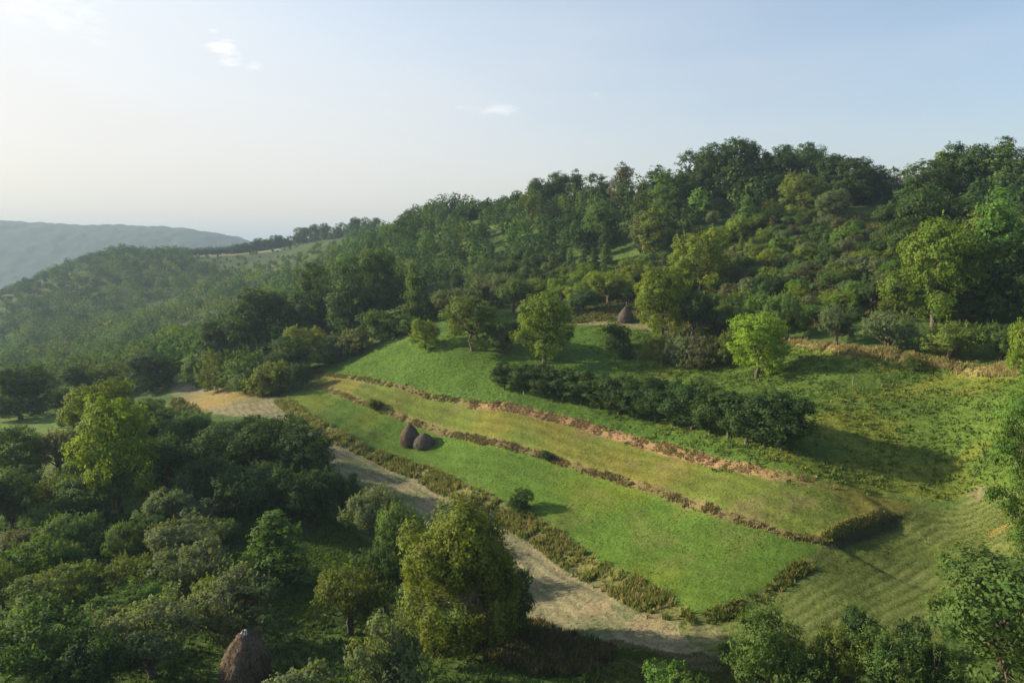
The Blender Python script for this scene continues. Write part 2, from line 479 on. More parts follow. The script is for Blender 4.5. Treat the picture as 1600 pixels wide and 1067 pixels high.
def ground_mat(name, scale, amp, bump, streak=1.0):
    m, t, out = newmat(name)
    b = N(t, "ShaderNodeBsdfPrincipled"); b.inputs["Roughness"].default_value = .95
    b.inputs["Specular IOR Level"].default_value = .1
    a = N(t, "ShaderNodeAttribute", attribute_name="land")
    geo = N(t, "ShaderNodeNewGeometry")
    mpn = N(t, "ShaderNodeMapping"); mpn.inputs["Scale"].default_value = (1, streak, 1)
    t.links.new(geo.outputs["Position"], mpn.inputs["Vector"])
    n1 = N(t, "ShaderNodeTexNoise"); n1.inputs["Scale"].default_value = scale; n1.inputs["Detail"].default_value = 6; n1.inputs["Roughness"].default_value = .7
    t.links.new(mpn.outputs[0], n1.inputs["Vector"])
    mr = N(t, "ShaderNodeMapRange"); mr.inputs["From Min"].default_value = .3; mr.inputs["From Max"].default_value = .7
    mr.inputs["To Min"].default_value = 1 - amp; mr.inputs["To Max"].default_value = 1 + amp
    t.links.new(n1.outputs[0], mr.inputs["Value"])
    mul = N(t, "ShaderNodeVectorMath", operation='SCALE')
    t.links.new(a.outputs["Color"], mul.inputs[0]); t.links.new(mr.outputs[0], mul.inputs["Scale"])
    t.links.new(mul.outputs[0], b.inputs["Base Color"])
    bp = N(t, "ShaderNodeBump"); bp.inputs["Strength"].default_value = 1.0; bp.inputs["Distance"].default_value = bump
    t.links.new(n1.outputs[0], bp.inputs["Height"])
    t.links.new(bp.outputs[0], b.inputs["Normal"])
    t.links.new(b.outputs[0], out.inputs["Surface"])
    return m
GROUND = {0: ground_mat("rough_grass", 1.6, .4, .35), 1: ground_mat("short_grass", 3.2, .32, .16), 2: ground_mat("drier_grass", 3.0, .3, .14),
          3: ground_mat("meadow_grass", 1.8, .4, .3), 4: ground_mat("cut_hay", 2.4, .4, .28), 5: ground_mat("mown_grass", 2.6, .3, .2)}

def leaf_mat(name, trans=.38, var=.35):
    m, t, out = newmat(name)
    oi = N(t, "ShaderNodeObjectInfo")
    at_ = N(t, "ShaderNodeAttribute", attribute_name="leafvar")
    mr = N(t, "ShaderNodeMapRange"); mr.inputs["To Min"].default_value = 1 - var; mr.inputs["To Max"].default_value = 1 + var
    t.links.new(at_.outputs["Fac"], mr.inputs["Value"])
    sc = N(t, "ShaderNodeVectorMath", operation='SCALE')
    t.links.new(oi.outputs["Color"], sc.inputs[0]); t.links.new(mr.outputs[0], sc.inputs["Scale"])
    # slight hue wander between clumps
    geo = N(t, "ShaderNodeNewGeometry")
    nzn = N(t, "ShaderNodeTexNoise"); nzn.inputs["Scale"].default_value = .45; nzn.inputs["Detail"].default_value = 2
    t.links.new(geo.outputs["Position"], nzn.inputs["Vector"])
    hs = N(t, "ShaderNodeHueSaturation")
    mh = N(t, "ShaderNodeMapRange"); mh.inputs["From Min"].default_value = .3; mh.inputs["From Max"].default_value = .7
    mh.inputs["To Min"].default_value = .485; mh.inputs["To Max"].default_value = .515
    t.links.new(nzn.outputs[0], mh.inputs["Value"]); t.links.new(mh.outputs[0], hs.inputs["Hue"])
    t.links.new(sc.outputs[0], hs.inputs["Color"])
    d = N(t, "ShaderNodeBsdfPrincipled"); d.inputs["Roughness"].default_value = .7; d.inputs["Specular IOR Level"].default_value = .1
    t.links.new(hs.outputs[0], d.inputs["Base Color"])
    tr = N(t, "ShaderNodeBsdfTranslucent")
    g2 = N(t, "ShaderNodeVectorMath", operation='MULTIPLY'); g2.inputs[1].default_value = (1.5, 1.45, .6)
    t.links.new(hs.outputs[0], g2.inputs[0]); t.links.new(g2.outputs[0], tr.inputs["Color"])
    mixn = N(t, "ShaderNodeMixShader"); mixn.inputs[0].default_value = trans
    t.links.new(d.outputs[0], mixn.inputs[1]); t.links.new(tr.outputs[0], mixn.inputs[2])
    t.links.new(mixn.outputs[0], out.inputs["Surface"])
    return m
LEAF = leaf_mat("leaves")

def bark_mat(name, c1, c2):
    m, t, out = newmat(name)
    b = N(t, "ShaderNodeBsdfPrincipled"); b.inputs["Roughness"].default_value = .9
    n1 = N(t, "ShaderNodeTexNoise"); n1.inputs["Scale"].default_value = 6; n1.inputs["Detail"].default_value = 6
    tcn = N(t, "ShaderNodeTexCoord"); mpn = N(t, "ShaderNodeMapping"); mpn.inputs["Scale"].default_value = (1, 1, .25)
    t.links.new(tcn.outputs["Object"], mpn.inputs["Vector"]); t.links.new(mpn.outputs[0], n1.inputs["Vector"])
    cr = N(t, "ShaderNodeValToRGB"); cr.color_ramp.elements[0].color = (*c1, 1); cr.color_ramp.elements[1].color = (*c2, 1)
    cr.color_ramp.elements[0].position = .35; cr.color_ramp.elements[1].position = .65
    t.links.new(n1.outputs[0], cr.inputs[0]); t.links.new(cr.outputs[0], b.inputs["Base Color"])
    bp = N(t, "ShaderNodeBump"); bp.inputs["Distance"].default_value = .04; t.links.new(n1.outputs[0], bp.inputs["Height"])
    t.links.new(bp.outputs[0], b.inputs["Normal"]); t.links.new(b.outputs[0], out.inputs["Surface"])
    return m
BARK = bark_mat("bark", (.045, .035, .025), (.13, .10, .075))
PALEBARK = bark_mat("pale_bark", (.09, .08, .065), (.26, .24, .20))

ROWBARK = bark_mat("grey_bark", (.06, .05, .04), (.17, .15, .12))
def tuft_mat(name):
    m, t, out = newmat(name)
    a = N(t, "ShaderNodeAttribute", attribute_name="tint")
    d = N(t, "ShaderNodeBsdfDiffuse"); t.links.new(a.outputs["Color"], d.inputs["Color"])
    tr = N(t, "ShaderNodeBsdfTranslucent"); t.links.new(a.outputs["Color"], tr.inputs["Color"])
    mixn = N(t, "ShaderNodeMixShader"); mixn.inputs[0].default_value = .4
    t.links.new(d.outputs[0], mixn.inputs[1]); t.links.new(tr.outputs[0], mixn.inputs[2]); t.links.new(mixn.outputs[0], out.inputs["Surface"])
    return m
TUFT = tuft_mat("grass_blades")

build_terrain()

# ------------------------------------------------------------------ tree meshes
def leaf_quads(P, Nn, size, rng, asp=.62):
    """rhombic leaves at P facing roughly Nn"""
    n = len(P)
    r = rng.normal(size=(n, 3))
    t1 = np.cross(Nn, r); t1 /= np.linalg.norm(t1, axis=1, keepdims=True) + 1e-9
    t2 = np.cross(Nn, t1)
    s = size * rng.uniform(.65, 1.3, n)[:, None]
    a = P + t1 * s * .5; b = P + t2 * s * .5 * asp; c = P - t1 * s * .5; d = P - t2 * s * .5 * asp
    b += Nn * s * .12; d += Nn * s * .12
    V = np.stack([a, b, c, d], 1).reshape(-1, 3)
    return V, np.arange(4 * n).reshape(n, 4)

def crown_points(lobes, n_cl, per, csize, rng, up=.25, droop=0., shoots=0, gap=.33):
    """clusters of leaves over the shells of several lobes"""
    L = np.array([[*c, *r] for c, r in lobes])
    area = L[:, 3] * L[:, 4] + L[:, 3] * L[:, 5] + L[:, 4] * L[:, 5]
    pick = rng.choice(len(L), n_cl, p=area / area.sum())
    d = rng.normal(size=(n_cl, 3)); d /= np.linalg.norm(d, axis=1, keepdims=True)
    rad = 1 - np.abs(rng.normal(0, .12, n_cl)) + .03
    inner = rng.random(n_cl) < .22
    rad[inner] *= rng.uniform(.45, .85, inner.sum())
    c = L[pick, :3] + d * L[pick, 3:6] * rad[:, None]
    # holes
    ph = rng.uniform(0, 6.28, 6)
    f = 1.5
    nse = (np.sin(c[:, 0] * f + ph[0]) * np.sin(c[:, 1] * f * 1.1 + ph[1]) * np.sin(c[:, 2] * f * 1.3 + ph[2])
           + .5 * np.sin(c[:, 0] * f * 2.3 + ph[3]) * np.sin(c[:, 1] * f * 2.1 + ph[4]) * np.sin(c[:, 2] * f * 2.4 + ph[5]))
    keep = nse > -gap - .1
    c, d, pick = c[keep], d[keep], pick[keep]
    m = len(c)
    sc = rng.uniform(.55, 1.35, m)
    cnt = np.maximum(4, (per * sc ** 2 * rng.uniform(.6, 1.3, m)).astype(int))
    rep = np.repeat(np.arange(m), cnt)
    o = rng.normal(size=(len(rep), 3))
    o /= np.linalg.norm(o, axis=1, keepdims=True); o *= (rng.random(len(rep)) ** .45)[:, None]
    P = c[rep] + o * (csize * sc[rep])[:, None] * np.array([1, 1, .72])
    P[:, 2] -= droop * rng.random(len(rep)) ** 2
    Nn = o * .45 + d[rep] * .95 + np.array([0, 0, up]) + rng.normal(size=o.shape) * .30
    var = np.clip(rng.normal(.5, .16, m)[rep] + rng.normal(0, .14, len(rep)), 0, 1)
    if shoots:
        k = rng.choice(m, shoots); base = c[k]; dd = d[k] * .5 + np.array([0, 0, 1.0]); dd[:, 2] = np.abs(dd[:, 2])
        dd /= np.linalg.norm(dd, axis=1, keepdims=True)
        ln = rng.uniform(.4, 1.0, shoots) * csize * 2.0
        q = 9
        t = np.tile(np.linspace(.1, 1, q), shoots); r2 = np.repeat(np.arange(shoots), q)
        Ps = base[r2] + dd[r2] * (ln[r2] * t)[:, None] + rng.normal(size=(shoots * q, 3)) * csize * .1
        Ns = rng.normal(size=Ps.shape) * .8 + dd[r2] * .1
        P = np.vstack([P, Ps]); Nn = np.vstack([Nn, Ns]); var = np.r_[var, np.clip(rng.normal(.68, .15, len(Ps)), 0, 1)]
    Nn /= np.linalg.norm(Nn, axis=1, keepdims=True) + 1e-9
    return P, Nn, var

def tube(path, radii, sides=7):
    path = np.asarray(path, float); V = []
    for i in range(len(path)):
        d = path[min(i + 1, len(path) - 1)] - path[max(i - 1, 0)]; d /= np.linalg.norm(d) + 1e-9
        a = np.cross(d, [0.3, 1, 0.1]); a /= np.linalg.norm(a); b = np.cross(d, a)
        th = np.arange(sides) * 2 * pi / sides
        V.append(path[i] + radii[i] * (np.cos(th)[:, None] * a + np.sin(th)[:, None] * b))
    V = np.vstack(V); Fq = []
    for i in range(len(path) - 1):
        for j in range(sides):
            k = (j + 1) % sides
            Fq.append((i * sides + j, i * sides + k, (i + 1) * sides + k, (i + 1) * sides + j))
    return V, np.array(Fq)

def trunk_mesh(name, H, lobes, rng, r0, mat, stems=1, lean=.05, fork=.3):
    Vs, Fs, off = [], [], 0
    def add(path, rad, sides=7):
        nonlocal off
        v, f = tube(path, rad, sides); Vs.append(v); Fs.append(f + off); off += len(v)
    for s in range(stems):
        bx = rng.normal(0, r0 * 1.3, 2) if stems > 1 else np.zeros(2)
        top = np.array([rng.normal(0, lean * H), rng.normal(0, lean * H), H * .8])
        pts = [np.array([bx[0], bx[1], -.5])]
        for t in (.0, .08, .2, .4, .6, .8, 1.0):
            p = top * t; p[:2] += bx * (1 - t) + rng.normal(0, .02 * H, 2) * (t > .1); pts.append(p)
        rr = [r0 * 1.5, r0 * 1.3, r0, r0 * .85, r0 * .68, r0 * .5, r0 * .3, r0 * .1]
        add(pts, rr)
        for (c, r) in lobes:
            if rng.random() < .85:
                t = rng.uniform(fork, fork + .3); st = top * t; st[:2] += bx * (1 - t)
                e = np.array(c) + rng.normal(0, .2, 3) * np.array(r) * .5
                mid = (st + e) / 2 + np.array([0, 0, -.05 * H]) + rng.normal(0, .03 * H, 3)
                add([st, mid, e], [r0 * .5, r0 * .3, r0 * .1], 5)
                for _ in range(3):
                    d = rng.normal(size=3); d /= np.linalg.norm(d)
                    add([mid, (mid + e) / 2 + d * .15 * np.array(r), e + d * np.array(r) * .8], [r0 * .22, r0 * .14, r0 * .05], 4)
    return mesh_from(name, np.vstack(Vs), faces4=np.vstack(Fs), mats=(mat,), smooth=True)

def make_kind(kind, seed):
    """returns (height, width, crown mesh, trunk mesh)"""
    rng = np.random.default_rng(seed * 101 + sum(map(ord, kind)))
    U = rng.uniform
    lob = []
    if kind == 'oak':            # broad forest tree
        H, W = 12., 9.; bark = BARK; r0 = .28; st = 1
        lob.append(((0, 0, 8.2), (2.9, 2.9, 3.0)))
        for i in range(9):
            a = i * 2.4 + U(-.3, .3); z = U(3.6, 9.6); rr = (1 - abs(z - 6) / 9) * U(2.0, 2.9)
            lob.append(((rr * cos(a), rr * sin(a), z), (U(1.4, 2.1), U(1.4, 2.1), U(1.2, 1.8))))
        lob.append(((0, 0, 4.2), (3.1, 3.1, 2.6)))
        for i in range(5): lob.append(((2.4 * cos(i * 1.26), 2.4 * sin(i * 1.26), 2.6), (1.3, 1.3, 1.3)))
        args = dict(n_cl=760, per=20, csize=.62, gap=.38); ls = .36
    elif kind == 'tall':         # narrower forest tree
        H, W = 13., 6.2; bark = BARK; r0 = .22; st = 1
        for i in range(10):
            z = 1.9 + i * 1.04; k = sin(pi * (.18 + .74 * i / 10)); a = i * 2.4
            lob.append(((k * U(.4, 1.2) * cos(a), k * U(.4, 1.2) * sin(a), z), (1.9 * k + .3, 1.9 * k + .3, U(1.2, 1.7))))
        args = dict(n_cl=520, per=19, csize=.55, gap=.36, shoots=60); ls = .34
    elif kind == 'lime':         # light round tree in the open
        H, W = 9., 7.8; bark = BARK; r0 = .22; st = 1
        lob.append(((0, 0, 5.4), (2.8, 2.8, 2.7)))
        for i in range(11):
            a = i * 2.4 + U(-.3, .3); z = 1.5 + i * .58; rr = (1 - ((z - 4.2) / 5.2) ** 2) * U(2.1, 2.9)
            lob.append(((rr * cos(a), rr * sin(a), z), (U(1.0, 1.6), U(1.0, 1.6), U(.8, 1.3))))
        args = dict(n_cl=760, per=24, csize=.44, gap=.36, shoots=40); ls = .24
    elif kind == 'plum':         # low spreading orchard tree
        H, W = 4.6, 5.6; bark = BARK; r0 = .13; st = 2
        lob.append(((0, 0, 2.7), (1.9, 1.9, 1.2)))
        for i in range(9):
            a = i * 2.4 + U(-.4, .4); z = U(1.5, 3.5); rr = U(1.0, 2.0)
            lob.append(((rr * cos(a), rr * sin(a), z), (U(.6, 1.05), U(.6, 1.05), U(.5, .8))))
        args = dict(n_cl=620, per=22, csize=.30, gap=.30, shoots=170, up=.35); ls = .155
    elif kind == 'row':          # slim dark orchard-row tree
        H, W = 5.2, 3.6; bark = ROWBARK; r0 = .10; st = 1
        for i in range(8):
            a = i * 2.4; z = 1.35 + i * .43; k = sin(pi * (.2 + .68 * i / 8))
            lob.append(((.8 * k * cos(a), .8 * k * sin(a), z), (.95 * k + .15, .95 * k + .15, .75)))
        args = dict(n_cl=560, per=22, csize=.30, gap=.42, shoots=90); ls = .17
    elif kind == 'bush':
        H, W = 3.2, 4.0; bark = BARK; r0 = .07; st = 3
        for i in range(8):
            a = i * 2.4; z = U(.6, 2.0); rr = U(.3, 1.2)
            lob.append(((rr * cos(a), rr * sin(a), z), (U(.7, 1.1), U(.7, 1.1), U(.6, 1.0))))
        args = dict(n_cl=430, per=20, csize=.26, gap=.42, shoots=90); ls = .15
    elif kind == 'cone':         # young pyramidal tree
        H, W = 6., 3.6; bark = BARK; r0 = .10; st = 1
        for i in range(10):
            z = .9 + i * .5; k = 1 - i / 11.5; a = i * 2.4
            lob.append(((.55 * k * cos(a), .55 * k * sin(a), z), (1.25 * k + .12, 1.25 * k + .12, .6)))
        args = dict(n_cl=480, per=20, csize=.28, gap=.42, shoots=60); ls = .17
    elif kind == 'willow':       # large tree with hanging outer branches
        H, W = 10., 7.; bark = PALEBARK; r0 = .24; st = 2
        for i in range(15):
            a = i * 2.4 + U(-.3, .3); z = U(4.2, 8.4); rr = (1 - max(0, z - 6) / 4.5) * U(1.3, 2.7)
            lob.append(((rr * cos(a), rr * sin(a), z), (U(.75, 1.25), U(.75, 1.25), U(1.1, 1.9))))
        for i in range(11):
            a = i * .6; lob.append(((2.6 * cos(a), 2.6 * sin(a), U(2.4, 4.2)), (.8, .8, U(1.2, 1.9))))
        lob.append(((0, 0, 6), (2., 2., 2.6)))
        args = dict(n_cl=1900, per=26, csize=.34, gap=.5, shoots=60, droop=.5); ls = .18
    elif kind == 'airy':         # thin, see-through tree
        H, W = 6., 5.; bark = PALEBARK; r0 = .12; st = 2
        for i in range(9):
            a = i * 2.4; z = U(3.0, 5.2); rr = U(.6, 1.8)
            lob.append(((rr * cos(a), rr * sin(a), z), (.7, .7, .5)))
        args = dict(n_cl=200, per=14, csize=.3, gap=.1, shoots=60); ls = .2
    elif kind == 'frond':        # foreground broad tree with big leaf sprays
        H, W = 12., 8.; bark = BARK; r0 = .2; st = 1
        for i in range(22):
            a = i * 2.4 + U(-.3, .3); z = 1.8 + i * .44; k = sin(pi * (.22 + .7 * i / 22)); rr = k * U(1.3, 2.7)
            lob.append(((rr * cos(a), rr * sin(a), z), (U(1.0, 1.5), U(1.0, 1.5), U(.5, .85))))
        args = dict(n_cl=900, per=26, csize=.42, gap=.22, shoots=100, droop=.25); ls = .2
    P, Nn, var = crown_points(lob, rng=rng, **args)
    P[:, 2] = np.maximum(P[:, 2], .12)
    V, Fq = leaf_quads(P, Nn, ls, rng)
    crown = mesh_from(kind + "_crown", V, faces4=Fq, mats=(LEAF,), fattrs={"leafvar": var})
    trunk = trunk_mesh(kind + "_trunk", H, lob, rng, r0, bark, st, .04 if st == 1 else .07, {'plum': .12, 'bush': .05, 'row': .25}.get(kind, .25))
    zt = np.percentile(P[:, 2], 99.7); wd = np.percentile(np.abs(P[:, 0]), 98) * 2
    return zt, wd, crown, trunk, P, Nn, var

NVAR = {'oak': 5, 'tall': 4, 'lime': 4, 'plum': 6, 'row': 4, 'bush': 4, 'cone': 3, 'willow': 1, 'airy': 1, 'frond': 2}
KM = {k: [make_kind(k, i) for i in range(n)] for k, n in NVAR.items()}

TINT = {  # leaf colour of the species / individual
 'l': (.150, .215, .030), 'L': (.165, .255, .030), 'o': (.118, .162, .034), 'm': (.088, .150, .040), 'd': (.052, .096, .030),
 'g': (.122, .160, .070), 'b': (.050, .098, .036), 'y': (.165, .205, .036), 'r': (.110, .118, .055), 'n': (.098, .178, .036)}
NAMES = {'oak': ('broadleaf_tree', 'tree'), 'tall': ('broadleaf_tree', 'tree'), 'lime': ('round_tree', 'tree'), 'plum': ('orchard_tree', 'tree'),
         'row': ('fruit_tree', 'tree'), 'bush': ('shrub', 'shrub'), 'cone': ('young_tree', 'tree'), 'willow': ('drooping_tree', 'tree'),
         'airy': ('thin_tree', 'tree'), 'frond': ('ash_tree', 'tree')}
R = random.Random(5)
NTREE = 0
PLACED = []       # x, y, radius
def tree_at(kind, x, y, H, W, tint, label, group=None, var=None, rot=None, sink=0.1):
    global NTREE
    var = R.randrange(NVAR[kind]) if var is None else var
    h0, w0, cm, tm = KM[kind][var][:4]
    sz = H / h0; sx = W / w0
    # proportions stay natural
    nm, cat = NAMES[kind]
    root = bpy.data.objects.new(nm, None); root.empty_display_size = .3
    COL.objects.link(root)
    root.location = (x, y, ground(x, y) - sink)
    root.rotation_euler = (0, 0, R.uniform(0, 6.28) if rot is None else rot)
    tag(root, label, cat, group)
    t = link('trunk', tm, root); c = link('crown', cm, root)
    for o in (t, c): o.scale = (sx, sx, sz)
    b = TINT[tint]; f = R.uniform(.86, 1.14); g = R.uniform(-.06, .06)
    c.color = (b[0] * f * (1 + g), b[1] * f, b[2] * f * (1 - g), 1)
    NTREE += 1
    PLACED.append((x, y, W / 2))
    return root
def T(kind, u, v, h, w_, tint, label, group=None, **kw):
    p = at(u, v)
    if p is None: return
    s = math.hypot(p[1], 0) * cos(PITCH) / F
    # depth along the view axis
    s = (p[1] * cos(PITCH) - (p[2] - CAMZ) * sin(PITCH)) / F
    return tree_at(kind, p[0], p[1], h * s, w_ * s, tint, label, group, **kw)

# ---- trees standing in the open on and around the meadow
T('lime', 665, 547, 48, 44, 'l', "small yellow-green round tree alone at the upper left end of the meadow")
T('lime', 738, 549, 86, 90, 'o', "broad olive green tree with dark trunk, left of the largest yellow-green meadow tree")
T('plum', 787, 551, 52, 50, 'g', "low grey-green tree squeezed between the two large meadow trees")
T('lime', 850, 568, 110, 98, 'l', "largest yellow-green tree on the meadow, dense crown almost to the ground")
T('plum', 804, 492, 56, 56, 'm', "green tree with a thin dark trunk on the grass behind the large meadow trees")
T('plum', 912, 488, 38, 52, 'd', "dark gnarled orchard tree with forked trunk left of the poled haystack")
T('plum', 950, 476, 50, 55, 'l', "light green orchard tree with slim trunk just above the poled haystack")
T('bush', 962, 546, 44, 36, 'd', "dark small shrub standing alone on the meadow below the poled haystack")
T('bush', 978, 560, 22, 22, 'd', "tiny dark shrub at the foot of the lone meadow shrub")
T('lime', 1034, 530, 112, 82, 'l', "tall light green tree immediately right of the poled haystack", var=1)
T('plum', 1085, 530, 75, 60, 'd', "dark orchard tree behind the hedge of grey shrubs, right of the light green tree")
T('lime', 1092, 462, 104, 84, 'l', "dome shaped light green tree halfway up the hill", var=2)
T('bush', 1030, 564, 42, 48, 'y', "yellowish shrub at the left end of the hedge on the meadow", 'shrubs of the short hedge')
T('bush', 1062, 570, 46, 46, 'g', "second shrub from the left in the short meadow hedge", 'shrubs of the short hedge')
T('bush', 1098, 573, 50, 50, 'r', "third shrub, brownish, in the short meadow hedge", 'shrubs of the short hedge')
T('bush', 1134, 570, 56, 44, 'o', "last shrub of the short meadow hedge, touching the bright round tree", 'shrubs of the short hedge')
T('lime', 1182, 590, 104, 84, 'L', "brightest green round tree with pale trunk at the end of the short hedge", var=3)
T('plum', 1227, 536, 80, 64, 'm', "upright green orchard tree with dark trunk at the start of the straw coloured grass", var=1)
T('plum', 1305, 540, 64, 62, 'g', "grey-green orchard tree behind the straw grass, left one of three")
T('plum', 1388, 549, 64, 78, 'g', "wide grey-green orchard tree behind the straw grass, middle one of three")
T('plum', 1485, 566, 66, 90, 'o', "broad low olive tree standing in the straw grass, right one of three")
T('plum', 1562, 560, 56, 60, 'm', "green orchard tree behind the straw grass near the picture's right edge")
T('bush', 1432, 572, 20, 30, 'm', "small green shrub at the foot of the olive tree in the straw grass")
T('plum', 1605, 600, 104, 60, 'l', "yellow-green tree cut by the picture edge beside the straw grass")
T('frond', 1606, 885, 285, 120, 'n', "tall light green tree with layered branches on the right edge beside the track", var=0)
T('frond', 1650, 800, 250, 150, 'n', "second light green tree, mostly outside the right picture edge", var=1)
T('bush', 815, 800, 37, 36, 'd', "dark round shrub on the grassy bank beside the hay path")
T('bush', 586, 640, 18, 24, 'o', "small olive shrub on the bank left of the haystacks")
T('bush', 855, 716, 13, 22, 'd', "tiny dark shrub on the bank between the two grass strips")
# ---- the straight row of dark fruit trees
NR = 16
ORD = "first second third fourth fifth sixth seventh eighth ninth tenth eleventh twelfth thirteenth fourteenth fifteenth last".split()
for i in range(NR):
    t = i / (NR - 1)
    u = 788 + (1222 - 788) * t ** .97
    v = np.interp(u, [788, 885, 1005, 1125, 1222], [612, 630, 657, 684, 704])
    h = np.interp(t, [0, 1], [46, 90]) * R.uniform(.93, 1.06)
    T('row', u, v, h, h * .98, 'd', f"{ORD[i]} tree from the far left end of the straight dark fruit tree row" if i < 15 else
      "nearest tree at the right end of the straight dark fruit tree row", 'fruit trees in the straight row', var=i % 4)
# ---- bushes where the hay path ends
for (k, u, v, h, w_, t, lb) in [
 ('lime', 482, 575, 66, 70, 'y', "yellowish round tree beside the upper left corner of the fields"),
 ('bush', 424, 616, 54, 60, 'o', "round olive shrub nearest the green strip at the end of the hay path"),
 ('bush', 384, 612, 68, 66, 'm', "tall green shrub left of the round olive shrub by the hay path"),
 ('bush', 345, 606, 60, 52, 'o', "olive shrub in the middle of the clump above the hay path"),
 ('bush', 308, 603, 48, 40, 'm', "leftmost small shrub of the clump above the hay path"),
 ('plum', 472, 608, 42, 34, 'd', "dark small tree with visible stem at the green strip's corner"),
 ('bush', 520, 568, 46, 48, 'g', "grey-green shrub right of the yellowish round tree"),
 ('bush', 553, 556, 44, 46, 'g', "grey-green shrub on the forest edge above the green meadow corner"),
 ('bush', 600, 532, 48, 60, 'm', "round green shrub below the big dark forest trees"),
 ('cone', 646, 508, 100, 34, 'o', "slender ivy covered tree on the forest edge"),
 ('bush', 640, 520, 30, 44, 'm', "green shrub at the foot of the slender ivy covered tree"),
 ('oak', 490, 535, 122, 68, 'd', "tall dark tree at the forest edge above the yellowish round tree"),
 ('oak', 402, 562, 112, 84, 'd', "big dark tree rising over the shrubs at the end of the hay path"),
 ('oak', 552, 530, 126, 74, 'd', "massive dark tree at the forest edge left of the slender ivy tree"),
 ('oak', 590, 500, 110, 66, 'm', "mid green tree behind the massive dark edge tree"),
 ('oak', 445, 545, 90, 60, 'm', "mid green tree between the two tall dark edge trees"),
 ('oak', 450, 590, 64, 60, 'd', "dark low tree filling the gap behind the hay path shrubs"),
 ('oak', 348, 575, 76, 66, 'd', "dark tree behind the left shrubs of the hay path"),
 ('oak', 235, 612, 62, 72, 'd', "wide dark tree left of where the hay path ends"),
 ('oak', 180, 615, 50, 64, 'o', "olive topped tree above the bright left tree"),
 ('oak', 130, 628, 58, 60, 'd', "dark tree at the upper edge of the small left field"),
 ('oak', 32, 655, 82, 88, 'd', "large dark tree at the left edge above the small sunlit field"),
 ('bush', 92, 640, 38, 44, 'm', "green shrub at the upper edge of the small sunlit field"),
 ('cone', 95, 668, 32, 15, 'l', "thin sapling standing alone in the small sunlit field"),
 ]:
    T(k, u, v, h, w_, t, lb)
